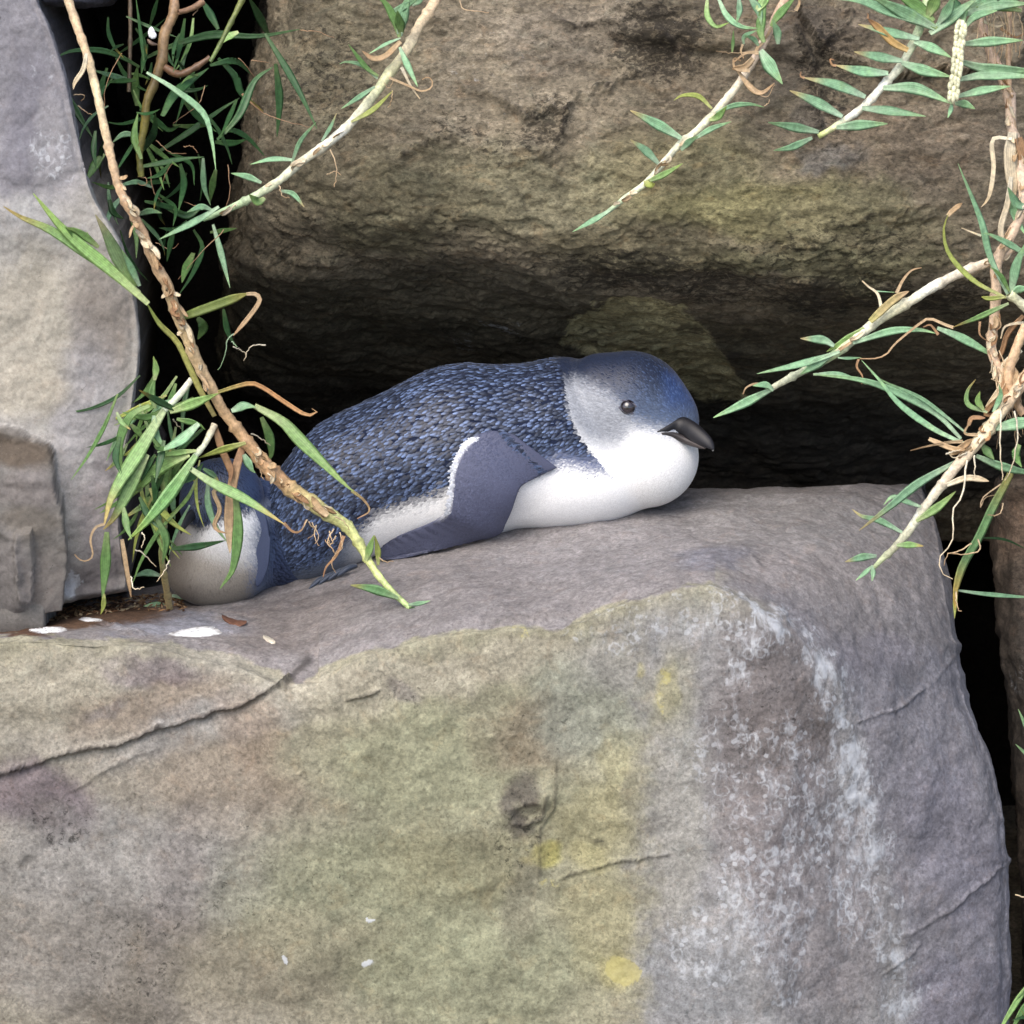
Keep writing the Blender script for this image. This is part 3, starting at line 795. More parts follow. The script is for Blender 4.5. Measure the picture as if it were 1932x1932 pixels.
# ------------------------------------------------------------------ small neighbours
def plain_paint(col, items=(), crusts=(), seed=0.):
    def p(u, v, P):
        C = blobs(u, v, P, col, list(items), 20, 20. + seed)
        cr_ = soft(u, v, P, list(crusts), 12, seed) if crusts else np.zeros(len(u))
        return C, np.stack([cr_, 0 * cr_, 0 * cr_], 1)
    return p
def lump(cols_u, rows, bulge, d0):
    return np.array([[(u, v, d0 + bulge * ((i / (len(rows) - 1) - .45) ** 2 * 3 + (k / (len(cols_u) - 1) - .6) ** 2 * 3)) for k, u in enumerate(cols_u)] for i, v in enumerate(rows)])
Gr = np.array([[(e + o, v, dd) for o, dd in ((14, .62), (0, .40), (16, .345), (60, .32), (160, .31), (420, .33), (700, .5))]
               for v, e in ((860, 1886), (905, 1880), (960, 1874), (1080, 1876), (1200, 1884), (1330, 1902), (1480, 1912), (1700, 1926), (1950, 1938), (2200, 1946))], float)
Gr[0, :, 2] += .2; Gr[0, :, 1] += 60
right, _, _ = rock('shadowed_boulder', 'dark brown boulder past the black gap at the end of the ledge', 'boulder', Gr, 0.003, M_ROCKB,
    plain_paint(lin(84, 74, 64) * K, [(1910, 1010, 50, 60, 0, lin(108, 92, 78) * K, .8), (1920, 1300, 60, 200, 0, lin(66, 62, 58) * K, .7)], [(1920, 1290, 20, 40, 0, .4)], 3.), (0.006, 14, 0.0015, 70), None, 0.25, .8)
Gs = []  # wedged stone, spread wide above the view to keep light out of the crevice
for v, us, d in ((-640, (-220, -80, 110, 300, 500, 640), .50), (-420, (-240, -90, 110, 320, 540, 660), .26), (-230, (-230, -80, 110, 320, 520, 640), .21), (-110, (-160, -40, 110, 260, 420, 560), .20), (-50, (-20, 40, 110, 180, 240, 330), .23), (-14, (34, 62, 106, 156, 196, 222), .27), (10, (40, 66, 110, 158, 192, 214), .31), (4, (36, 62, 110, 160, 196, 220), .62)):
    Gs.append([(u, v - (6 if k in (0, 5) else 0), d + (.10, .02, 0, 0, .03, .12)[k]) for k, u in enumerate(us)])
Gs = np.array(Gs, float)
wedge, _, _ = rock('wedged_stone', 'pale grey stone wedged at the top of the black crevice, widened out of view to block light', 'stone', Gs, 0.004, M_ROCKS,
    plain_paint(lin(128, 127, 138) * K), (0.003, 20, 0.001, 90), None, 0.5, .9)

# the bank of earth behind the stones and the ground below them: setting
def sheet(name, X, Yf, mat, col):
    pass
gu = np.linspace(-2.2, 2.2, 90); gz = np.linspace(-1.2, 1.25, 60)
GU, GZ = np.meshgrid(gu, gz)
PB = np.stack([GU, np.full_like(GU, 0.74), GZ], -1).reshape(-1, 3)
PB[:, 1] += 0.05 * fbm(PB, 3, 4, .55, 90.) + .22 * sstep(.25, 1.2, PB[:, 2])
ix = np.arange(90 * 60).reshape(60, 90)
FB = np.stack([ix[:-1, :-1], ix[:-1, 1:], ix[1:, 1:], ix[1:, :-1]], -1).reshape(-1, 4)
bank = mesh_obj('earth_bank', PB, FB, M_SOIL, None, np.tile(lin(36, 31, 27) * .7, (len(PB), 1)), np.zeros((len(PB), 3)))
tag(bank, kind='structure')
gx = np.linspace(-20, 20, 81)
GX, GY = np.meshgrid(gx, gx)
PG = np.stack([GX, GY, np.full_like(GX, -0.62)], -1).reshape(-1, 3)
PG[:, 2] += 0.03 * fbm(PG, .8, 3, .5, 7.)
ix = np.arange(81 * 81).reshape(81, 81)
FG = np.stack([ix[:-1, :-1], ix[:-1, 1:], ix[1:, 1:], ix[1:, :-1]], -1).reshape(-1, 4)
ground = mesh_obj('ground', PG, FG, M_SOIL, None, np.tile(lin(150, 142, 128) * .6, (len(PG), 1)), np.zeros((len(PG), 3)))
tag(ground, kind='structure')

# ================================================================== PENGUINS
def surface_nets(fn, lo, hi, h):
    ax = [np.arange(lo[k], hi[k] + h, h) for k in range(3)]
    X, Y, Z = np.meshgrid(*ax, indexing='ij')
    F = fn(np.stack([X, Y, Z], -1).reshape(-1, 3)).reshape(X.shape)
    nx, ny, nz = F.shape
    cs = np.zeros((nx - 1, ny - 1, nz - 1, 3)); cn = np.zeros((nx - 1, ny - 1, nz - 1))
    corners = [(i, j, k) for i in (0, 1) for j in (0, 1) for k in (0, 1)]
    sl = lambda c: F[c[0]:nx - 1 + c[0], c[1]:ny - 1 + c[1], c[2]:nz - 1 + c[2]]
    for a in corners:
        for b in corners:
            if sum(b) - sum(a) == 1 and sum(abs(p - q) for p, q in zip(a, b)) == 1:
                fa, fb = sl(a), sl(b)
                m = (fa < 0) != (fb < 0)
                t = np.where(m, fa / (fa - fb + 1e-12), 0)
                for k in range(3):
                    cs[..., k] += np.where(m, a[k] + t * (b[k] - a[k]), 0)
                cn += m
    act = cn > 0
    vid = np.full(act.shape, -1); vid[act] = np.arange(act.sum())
    ii = np.argwhere(act)
    V = np.array(lo) + (ii + cs[act] / cn[act][:, None]) * h
    faces = []
    for axis in range(3):
        A = [slice(None)] * 3; B = [slice(None)] * 3
        A[axis] = slice(0, -1); B[axis] = slice(1, None)
        fa, fb = F[tuple(A)], F[tuple(B)]
        m = (fa < 0) != (fb < 0)
        o1, o2 = [k for k in range(3) if k != axis]
        idx = np.argwhere(m)
        idx = idx[(idx[:, o1] > 0) & (idx[:, o2] > 0) & (idx[:, o1] < F.shape[o1] - 1) & (idx[:, o2] < F.shape[o2] - 1)]
        def at(d1, d2):
            q = idx.copy(); q[:, o1] += d1; q[:, o2] += d2
            return vid[q[:, 0], q[:, 1], q[:, 2]]
        q = np.stack([at(-1, -1), at(0, -1), at(0, 0), at(-1, 0)], -1)
        neg = fa[idx[:, 0], idx[:, 1], idx[:, 2]] < 0
        flip = neg if axis != 1 else ~neg
        q[~flip] = q[~flip][:, ::-1]
        faces.append(q)
    return V, np.concatenate(faces)

def ell(P, c, r, ang=0.0, yaw=0.0):
    q = P - np.array(c, float)
    a = math.radians(ang); ca, sa = math.cos(a), math.sin(a)
    x = q[:, 0] * ca + q[:, 1] * sa; y = -q[:, 0] * sa + q[:, 1] * ca; z = q[:, 2]
    if yaw:
        b = math.radians(yaw); cb, sb = math.cos(b), math.sin(b)
        x, z = x * cb + z * sb, -x * sb + z * cb
    r = np.array(r, float)
    k0 = np.sqrt((x / r[0]) ** 2 + (y / r[1]) ** 2 + (z / r[2]) ** 2)
    k1 = np.sqrt((x / r[0] ** 2) ** 2 + (y / r[1] ** 2) ** 2 + (z / r[2] ** 2) ** 2) + 1e-9
    return k0 * (k0 - 1) / k1

def smin(a, b, k):
    h = np.clip(0.5 + 0.5 * (b - a) / k, 0, 1)
    return b * (1 - h) + a * h - k * h * (1 - h)

class Frame:
    """a bird's own rigid frame: units of the photograph scale at its distance dc"""
    def __init__(s, dc): s.dc = dc; s.k = (DIST + dc) / DIST
    def __call__(s, Q):
        Q = np.asarray(Q, float)
        return EYE + FWD * (DIST + Q[..., 2] * PX)[..., None] + RGT * ((Q[..., 0] - 966) * PX * s.k)[..., None] + UPV * ((966 - Q[..., 1]) * PX * s.k)[..., None]

def grad(fn, P, e=1.5):
    g = np.stack([fn(P + np.eye(3)[k] * e) - fn(P - np.eye(3)[k] * e) for k in range(3)], 1)
    return g / (np.linalg.norm(g, axis=1)[:, None] + 1e-9)

def near_surface(fn, u, v, d0=150.0, d1=800.0):
    u = np.atleast_1d(np.asarray(u, float)); v = np.atleast_1d(np.asarray(v, float))
    d = np.full(len(u), d0)
    for _ in range(60):
        d = np.minimum(d + fn(np.stack([u, v, d], 1)) * 0.8, d1)
    return d

def pts_y(line, u): return np.interp(u, [p[0] for p in line], [p[1] for p in line])

def plumage(name, fn, V, F, frame, parent, colour, size, flow, keep, n_try, mat, lift=1.0, seed=1, label=None, rows=None):
    """overlapping feathers rooted all over the skin, each a small curved blade"""
    rg = np.random.default_rng(seed)
    T = np.concatenate([F[:, [0, 1, 2]], F[:, [0, 2, 3]]])
    A, B, Cc = V[T[:, 0]], V[T[:, 1]], V[T[:, 2]]
    ar = np.linalg.norm(np.cross(B - A, Cc - A), axis=1)
    pick = rg.choice(len(T), n_try, p=ar / ar.sum())
    r1 = np.sqrt(rg.random(n_try)); r2 = rg.random(n_try)
    P = A[pick] * (1 - r1)[:, None] + B[pick] * (r1 * (1 - r2))[:, None] + Cc[pick] * (r1 * r2)[:, None]
    P = P[keep(P)]
    S = size(P)
    cells = {}; ok = []
    for i in range(len(P)):
        s = S[i]; p = P[i]; gsz = 14.0
        ci = (int(p[0] // gsz), int(p[1] // gsz), int(p[2] // gsz))
        good = True
        for dx in (-1, 0, 1):
            for dy in (-1, 0, 1):
                for dz in (-1, 0, 1):
                    for j in cells.get((ci[0] + dx, ci[1] + dy, ci[2] + dz), ()):
                        q = P[j]
                        if (q[0] - p[0]) ** 2 + (q[1] - p[1]) ** 2 + (q[2] - p[2]) ** 2 < (s * 0.56) ** 2:
                            good = False; break
                    if not good: break
                if not good: break
            if not good: break
        if good:
            ok.append(i); cells.setdefault(ci, []).append(i)
    P = P[ok]; S = S[ok]
    if rows is not None:
        P = np.concatenate([P, rows[0]]); S = np.concatenate([S, rows[1]])
    N = grad(fn, P)
    t = flow(P)
    t = t - (t * N).sum(1)[:, None] * N
    t /= np.linalg.norm(t, axis=1)[:, None] + 1e-9
    b = np.cross(N, t)
    an = rg.normal(0, .16, len(P))
    t, b = t * np.cos(an)[:, None] + b * np.sin(an)[:, None], b * np.cos(an)[:, None] - t * np.sin(an)[:, None]
    base, tip = colour(P, rg)
    lift = lift * (1 - .72 * sstep(.15, .4, base[:, 1]))
    wv = rg.uniform(.85, 1.15, len(P))
    verts = []; cols = []
    for s, w, hh, m, mc in ((-.25, .26, -.10, 0., 0.), (.45, .56, .06, 0., .12), (1.15, .50, .12, .04, .8), (1.85, .16, .13, .5, 1.)):
        for x, hx in ((-1, -.06), (0, .04), (1, -.06)):
            verts.append(P + t * (s * S)[:, None] + b * (x * w * S * wv)[:, None] * .92 + N * ((hh * lift + hx * np.minimum(lift + .2, 1)) * S)[:, None])
            mm = mc if x == 0 else m
            cols.append(base * (1 - mm) + tip * mm)
    nv = 12
    VV = np.stack(verts, 1).reshape(-1, 3); CC = np.stack(cols, 1).reshape(-1, 3)
    q = []
    for r in range(3):
        for c in range(2):
            q.append((r * 3 + c, r * 3 + c + 1, r * 3 + c + 4, r * 3 + c + 3))
    q = np.array(q)
    FF = (q[None] + (np.arange(len(P)) * nv)[:, None, None]).reshape(-1, 4)
    o = mesh_obj(name, frame(VV), FF, mat, parent, CC)
    o['kind'] = 'stuff'
    if label: o['label'] = label
    return o

def loft(sections, name, mat, frame, parent, tint, ring=14, sub=5):
    """closed tube through sections (centre(3), up(3), side(3)) in frame units"""
    C = np.array([np.concatenate(s) for s in sections], float)
    t = np.linspace(0, len(C) - 1, (len(C) - 1) * sub + 1)
    D = cr(C, t)
    a = np.linspace(0, 2 * np.pi, ring, endpoint=False)
    V = (D[:, None, 0:3] + np.cos(a)[None, :, None] * D[:, None, 3:6] + np.sin(a)[None, :, None] * D[:, None, 6:9])
    n = len(D)
    V = V.reshape(-1, 3)
    F = []
    for i in range(n - 1):
        for k in range(ring):
            F.append((i * ring + k, i * ring + (k + 1) % ring, (i + 1) * ring + (k + 1) % ring, (i + 1) * ring + k))
    V = np.concatenate([V, D[0:1, :3], D[-1:, :3]])
    F = [tuple(f) for f in F]
    for k in range(0, ring, 1):
        F.append((n * ring, (k + 1) % ring, k, k)); F.append((n * ring + 1, (n - 1) * ring + k, (n - 1) * ring + (k + 1) % ring, (n - 1) * ring + k))
    tr = []
    for f in F:
        tr.append((f[0], f[1], f[2]))
        if f[3] != f[2] and f[3] != f[1]: tr.append((f[0], f[2], f[3]))
    tt = np.concatenate([np.repeat(t / (len(C) - 1), ring), [0, 1]])
    return mesh_obj(name, frame(V), np.array(tr), mat, parent, tint(V, tt))

# ---- first bird: lies along the ledge, head turned to the right
FR = Frame(510 * PX)
def bird_fn(P):
    u, v, d = P[:, 0], P[:, 1], P[:, 2]
    t = ell(P, (872, 856, 515), (196, 168, 150), -14)
    t = smin(t, ell(P, (696, 905, 540), (176, 138, 126), -26), 60)
    t = smin(t, ell(P, (588, 990, 560), (116, 104, 96), -32), 50)
    t = smin(t, ell(P, (1035, 832, 520), (140, 150, 130), 4), 50)
    t = smin(t, ell(P, (1105, 902, 512), (156, 92, 112), -8), 40)
    t = smin(t, ell(P, (945, 862, 430), (92, 74, 52), 10), 40)        # shoulder
    t = smin(t, ell(P, (1072, 768, 532), (84, 91, 76), 0), 30)
    hd = ell(P, (1188, 770, 500), (110, 107, 102), 8)
    hd = smin(hd, ell(P, (1258, 790, 486), (58, 50, 56), 20), 36)      # face runs out to the bill
    hd = smin(hd, ell(P, (1216, 862, 492), (101, 96, 96), 0), 26)      # throat
    hd = smin(hd, ell(P, (1122, 760, 505), (60, 88, 86), 0), 30)       # nape
    return smin(t, hd, 12)
BV, BF = surface_nets(bird_fn, (440, 640, 330), (1370, 1140, 720), 4.0)
bn = grad(bird_fn, BV); BV = BV - bn * bird_fn(BV)[:, None]

L_CAP = [(1040, 720), (1070, 728), (1085, 715), (1110, 728), (1150, 748), (1168, 764), (1200, 797), (1235, 810), (1262, 815), (1330, 818)]
L_CHK = [(1040, 770), (1070, 786), (1085, 815), (1112, 842), (1150, 854), (1168, 850), (1195, 818), (1235, 810), (1262, 818), (1330, 826)]
L_NECK = [(1060, 690), (1068, 740), (1072, 765), (1080, 795), (1094, 825), (1114, 852), (1144, 886), (1180, 925), (1210, 950)]
L_BREAST = [(440, 1110), (600, 1062), (672, 1006), (723, 968), (780, 948), (826, 936), (860, 922), (950, 900), (1036, 880), (1066, 874), (1109, 884), (1150, 888), (1200, 900)]
c_navy = lin(22, 33, 60) * .75; c_tip = lin(112, 134, 178) * .78; c_cap = lin(28, 40, 66) * .75; c_crown = lin(50, 78, 136) * .7
c_face = lin(96, 111, 138) * .75; c_cheek = lin(154, 159, 168) * .78; c_white = np.array([.80, .81, .82]); c_chin = np.array([.70, .69, .66])

def bird_zone(P):
    u, v, d = P[:, 0], P[:, 1], P[:, 2]
    head = sstep(-3, 3, u - np.interp(v, [p[1] for p in L_NECK], [p[0] for p in L_NECK]))
    return head

def bird_colour(P, rg=None):
    j = (lambda s: rg.normal(0, s, len(P))) if rg is not None else (lambda s: 7 * s / 7 * fbm(P * .02, 2.0, 3, .6))
    u, v = P[:, 0], P[:, 1]
    head = bird_zone(P)[:, None]
    # body: navy over white
    w = sstep(-20, 24, v + j(5) - pts_y(L_BREAST, u))[:, None]
    pale = c_white * sstep(640, 720, u)[:, None] + lin(120, 132, 152) * .6 * (1 - sstep(640, 720, u)[:, None])
    body = c_navy * (1 - w) + pale * w
    # light grizzle along the border on the breast
    mid = (sstep(-42, -5, v - pts_y(L_BREAST, u)) * (u > 980))[:, None]
    body = body * (1 - mid * .6 * (1 - w)) + lin(128, 140, 176) * .8 * (mid * .6 * (1 - w))
    # head
    cap = sstep(-24, 24, v + j(4) - pts_y(L_CAP, u))[:, None]
    wh = sstep(-34, 36, v + j(3) - pts_y(L_CHK, u))[:, None]
    dark = c_cap * (1 - sstep(705, 815, v)[:, None]) + c_face * sstep(705, 815, v)[:, None]
    blue = (sstep(1235, 1270, u) * sstep(690, 720, v) * sstep(800, 750, v))[:, None]
    dark = dark * (1 - .7 * blue) + c_crown * .7 * blue
    chk = c_cheek * (1 - wh) + c_white * wh
    hc = dark * (1 - cap) + chk * cap
    beige = sstep(880, 930, v)[:, None] * sstep(1150, 1230, u)[:, None]  # shading on the underside of the throat, put into the colour
    hc = hc * (1 - beige * .5 * wh) + c_chin * beige * .5 * wh
    return body * (1 - head) + hc * head

def bird_feather_colour(P, rg):
    base = bird_colour(P, rg)
    u, v = P[:, 0], P[:, 1]
    head = bird_zone(P)
    lum = base @ np.array([.2, .7, .1])
    isd = sstep(.14, .05, lum) * (1 - head)
    vr = (.22 + 1.25 * rg.uniform(.0, 1.0, len(P)) ** 1.5)[:, None]
    tip = base * 1.12 * (1 - isd[:, None]) + (c_tip * vr) * isd[:, None]
    hs = (head * sstep(.2, .1, lum) * (rg.random(len(P)) < .30) * sstep(1150, 1260, u))[:, None]  # glints on the forehead, painted as scattered pale tips
    tip = tip * (1 - .5 * hs) + lin(120, 150, 205) * .6 * .5 * hs
    bs = base * (1 - .45 * isd[:, None])
    ju = 1 + (rg.uniform(-.1, .1, len(P)) * np.where(lum > .3, .35, 1 + .8 * head))[:, None]
    return bs * ju, np.minimum(tip * ju, .85)

def bird_flow(P):
    u, v = P[:, 0], P[:, 1]
    head = bird_zone(P)[:, None]
    tail = np.tile([-1.0, .42, .12], (len(P), 1))
    tail[:, 1] += .5 * sstep(880, 1000, v)
    out = P - np.array([1300, 805, 430.])
    out /= np.linalg.norm(out, axis=1)[:, None]
    return tail * (1 - head) + out * head

bird = thing('little_penguin', FR(np.array([860., 1000., 500.])), 'blue and white penguin lying on the ledge with its head turned to the right', 'penguin', 'penguins on the ledge')
mesh_obj('body', FR(BV), BF, M_BODY, bird, bird_colour(BV))
ax0, ax1 = np.array([560., 985., 548.]), np.array([1110., 846., 515.])
axd = (ax1 - ax0) / np.linalg.norm(ax1 - ax0); axl = np.linalg.norm(ax1 - ax0)
e1 = np.cross(axd, [0, 0, 1.]); e1 /= np.linalg.norm(e1); e2 = np.cross(axd, e1)
RP = []
for k, s_ in enumerate(np.arange(-150, axl + 90, 7.0)):
    n_ = 132
    th_ = (np.arange(n_) + .5 * (k % 2)) / n_ * 2 * np.pi + RNG.normal(0, .008, n_)
    RP.append(ax0 + axd * s_ + 0 * th_[:, None] + (np.cos(th_)[:, None] * e1 + np.sin(th_)[:, None] * e2) * 1.0 + 0)
RC = np.concatenate([np.repeat((ax0 + axd * s_)[None], 132, 0) for s_ in np.arange(-150, axl + 90, 7.0)])
RD = np.concatenate(RP) - RC
tt_ = np.full(len(RC), 330.)
for _ in range(70): tt_ -= .75 * bird_fn(RC + RD * tt_[:, None])
RP = RC + RD * tt_[:, None] + RNG.normal(0, .7, RC.shape)
okr = (np.abs(bird_fn(RP)) < 4) & (bird_zone(RP) < .3) & (RP[:, 2] < 640) & (RP[:, 1] - pts_y(L_BREAST, RP[:, 0]) < -14) & (tt_ > 5)
RP = RP[okr]
rowsP = (RP, np.full(len(RP), 8.6) - 1.8 * sstep(960, 1070, RP[:, 0]))
vis = lambda P: (P[:, 2] < 640) & ((bird_zone(P) > .3) | (P[:, 1] - pts_y(L_BREAST, P[:, 0]) > -16))
plumage('plumage', bird_fn, BV, BF, FR, bird, bird_feather_colour,
        lambda P: 9.6 - 5.6 * bird_zone(P) - 4.6 * (1 - bird_zone(P)) * sstep(-40, -6, P[:, 1] - pts_y(L_BREAST, P[:, 0])) - 2.2 * (1 - bird_zone(P)) * sstep(930, 1060, P[:, 0]),
        bird_flow, vis, 150000, M_FEATHER, 1.0, 11, None, rowsP)

# near flipper: bent at the wrist, the tip folded back along the rock
def ld(u, v, k): return ledge_d(u, v) / PX - k
FL = [((968, 822), (1050, 884)), ((930, 816), (1012, 902)), ((898, 826), (984, 918)), ((872, 846), (974, 938)), ((856, 880), (966, 962)), ((850, 920), (955, 986)),
      ((846, 958), (942, 1008)), ((826, 980), (905, 1018)), ((770, 1004), (832, 1036)), ((728, 1022), (764, 1052)), ((714, 1040), (718, 1056))]
nrow = len(FL)
rows_, ncol = [], 7
for i, (a, b) in enumerate(FL):
    r = []
    for k in range(ncol):
        f = k / (ncol - 1)
        u = a[0] + (b[0] - a[0]) * f; v = a[1] + (b[1] - a[1]) * f
        r.append((u, v))
    rows_.append(r)
FG_ = np.array(rows_, float)
ds = near_surface(bird_fn, FG_[..., 0].ravel(), FG_[..., 1].ravel()).reshape(nrow, ncol)
for i in range(nrow):
    f = i / (nrow - 1)
    off = np.interp(i, [0, 1, 3, 6, 10], [8, 16, 22, 16, 10])
    ds[i] -= off
dled = np.array([[ledge_d(*p) / PX for p in r] for r in FG_])
ds = np.minimum(ds, dled - 7)
for i in range(7, nrow): ds[i] = np.minimum(ds[i].mean(), dled[i] - 7)
ds = (ds + np.roll(ds, 1, 0) * (np.arange(nrow) > 0)[:, None] + ds * (np.arange(nrow) == 0)[:, None]) / 2 * 1.0
FG3 = np.concatenate([FG_, ds[..., None]], -1)
D1 = cr(FG3, np.linspace(0, nrow - 1, 80)); D2 = cr(D1.transpose(1, 0, 2), np.linspace(0, ncol - 1, 32)).transpose(1, 0, 2)
nn = np.cross(np.gradient(D2, axis=1), np.gradient(D2, axis=0)); nn /= np.linalg.norm(nn, axis=2)[..., None] + 1e-9
nn *= np.where(nn[..., 2:3] > 0, -1, 1)
ff = np.linspace(0, 1, 32)[None, :]
th = 6.0 * np.sqrt(np.clip(1 - (2 * ff - 1) ** 2, 0, 1)) * np.ones((80, 1)) + .4
th = th * np.clip(np.linspace(0, 1, 80) * 30, .3, 1)[:, None] * np.clip((1 - np.linspace(0, 1, 80)) * 12, .05, 1)[:, None]
rid = 0.9 * np.sin(np.linspace(0, 1, 80)[:, None] * 190 + 3 * ff) * sstep(.62, .1, ff) * sstep(.25, .5, np.linspace(0, 1, 80))[:, None]
T_ = D2 + nn * (th + rid)[..., None]; U_ = D2 - nn * th[..., None]
def fl_tint(i, f):
    edge = sstep(.085, .03, f) * sstep(.18, .26, i) * sstep(.72, .62, i)
    c = lin(90, 95, 122) * .78 * (1 - .25 * sstep(.5, .9, i))[..., None] * np.ones(3)
    c = c * (1 - .35 * sstep(.25, .0, i)[..., None] * 1) + lin(60, 66, 90) * .25 * sstep(.25, .0, i)[..., None]
    return c * (1 - edge[..., None]) + np.array([.72, .74, .78]) * edge[..., None]
ii_, f_ = np.meshgrid(np.linspace(0, 1, 80), np.linspace(0, 1, 32), indexing='ij')
ct = fl_tint(ii_, f_)
nvt = 80 * 32
ix = np.arange(nvt).reshape(80, 32)
Ft = np.stack([ix[:-1, :-1], ix[:-1, 1:], ix[1:, 1:], ix[1:, :-1]], -1).reshape(-1, 4)
per = np.concatenate([ix[0, :-1], ix[:-1, -1], ix[-1, :0:-1], ix[:0:-1, 0]])
Fs = np.stack([per, np.roll(per, -1), np.roll(per, -1) + nvt, per + nvt], -1)
flip = mesh_obj('flipper', FR(np.concatenate([T_.reshape(-1, 3), U_.reshape(-1, 3)])), np.concatenate([Ft[:, ::-1], Ft + nvt, Fs]), M_FLIP, bird,
                np.concatenate([ct.reshape(-1, 3), ct.reshape(-1, 3)]))

gi = RNG.uniform(.04, .985, 5200); gf = RNG.uniform(.03, .97, 5200)
ia = (gi * 79).astype(int); fa = (gf * 31).astype(int)
p0 = D2[ia, fa] + nn[ia, fa] * (th[ia, fa] + rid[ia, fa] - .3)[:, None]
p0 += (D2[np.minimum(ia + 1, 79), fa] - D2[ia, fa]) * RNG.random(5200)[:, None] + (D2[ia, np.minimum(fa + 1, 31)] - D2[ia, fa]) * RNG.random(5200)[:, None]
tg = D2[np.minimum(ia + 2, 79), fa] - D2[np.maximum(ia - 2, 0), fa] + .35 * (D2[ia, 0] - D2[ia, 31]) / 31 * 4
tg /= np.linalg.norm(tg, axis=1)[:, None]; bg = np.cross(nn[ia, fa], tg)
sz = RNG.uniform(2.6, 4.0, 5200)[:, None]
cf = ct[ia, fa].copy(); dkc = RNG.uniform(.75, 1.25, 5200)[:, None]
cov = (gi < .05 + .03 * RNG.random(5200)); sz[cov] = RNG.uniform(6.5, 8.5, (cov.sum(), 1))
cf[cov] = c_navy * .8 + c_tip * (.5 * RNG.random((cov.sum(), 1)) ** 1.5)
rim_ = (gf < .10) & (gi > .2) & (gi < .64); sz[rim_] = RNG.uniform(3.5, 6.0, (rim_.sum(), 1))
outw = (D2[ia, 0] - D2[ia, 6]); outw /= np.linalg.norm(outw, axis=1)[:, None] + 1e-9
tg[rim_] = .8 * outw[rim_] + .6 * tg[rim_]; tg /= np.linalg.norm(tg, axis=1)[:, None]; bg = np.cross(nn[ia, fa], tg)
cf[rim_] = np.array([.56, .59, .65])
vv = [p0 - bg * sz * .45, p0 + bg * sz * .45, p0 + tg * sz * 1.2 + bg * sz * .35 + nn[ia, fa] * .5, p0 + tg * sz * 1.6 + nn[ia, fa] * .7, p0 + tg * sz * 1.2 - bg * sz * .35 + nn[ia, fa] * .5]
FV = np.stack(vv, 1).reshape(-1, 3); FC = np.stack([cf * .85, cf * .85, cf * dkc, cf * dkc * 1.15, cf * dkc], 1).reshape(-1, 3)
o5 = np.arange(5200)[:, None] * 5
FT = np.concatenate([o5 + [[0, 1, 2]], o5 + [[0, 2, 4]], o5 + [[4, 2, 3]]])
fp = mesh_obj('plumage', FR(FV), FT, M_FEATHER, flip, FC); fp['kind'] = 'stuff'

# bill: two mandibles
d_b = float(near_surface(bird_fn, [1262], [812])[0])
c_horn = lin(36, 36, 42) * .6
def horn(V, t): return c_horn * (0.75 + .5 * sstep(.0, 1, t))[:, None] + np.array([.25, .25, .24]) * sstep(.93, 1.0, t)[:, None]
def horn_low(V, t): return lin(52, 48, 50) * .7 * np.ones((len(V), 1)) + np.array([.05, .04, .035]) * sstep(0.2, .9, t)[:, None]
def bs_(u, v): return float(near_surface(bird_fn, [u], [v])[0])
loft([((1238, 817, bs_(1238, 817) + 4), (-1, -3, 0), (2, 0, 5)), ((1258, 812, bs_(1258, 812) + 5), (0, -9, 0), (3, 1, 9)), ((1280, 806, bs_(1280, 806) + 6), (4, -18, 0), (4, 2, 15)), ((1301, 816, bs_(1280, 806) - 12), (7, -16.5, 0), (4, 2, 12.5)),
      ((1319, 829, bs_(1280, 806) - 28), (8, -12, 0), (4, 3, 8.5)), ((1331, 839, bs_(1280, 806) - 37), (7, -7, 0), (2, 2, 5.5)), ((1338, 848, bs_(1280, 806) - 41), (3.5, -2, 0), (1, 1, 2.6)), ((1339, 853, bs_(1280, 806) - 41), (1, -.3, 0), (.3, .3, .8))], 'upper_bill', M_BILL, FR, bird, horn)
loft([((1246, 820, bs_(1246, 822) + 3), (-1, -3, 0), (2, 0, 5)), ((1270, 824, bs_(1270, 824) + 3), (2, -6, 0), (4, 2, 10)), ((1294, 834.5, bs_(1280, 806) - 8), (3, -6, 0), (4, 2, 9)), ((1313, 843, bs_(1280, 806) - 24), (2, -4, 0), (2, 2, 5.5)), ((1325, 848, bs_(1280, 806) - 33), (1, -1, 0), (.4, .4, 1.5))],
     'lower_bill', M_BILL, FR, bird, horn_low)

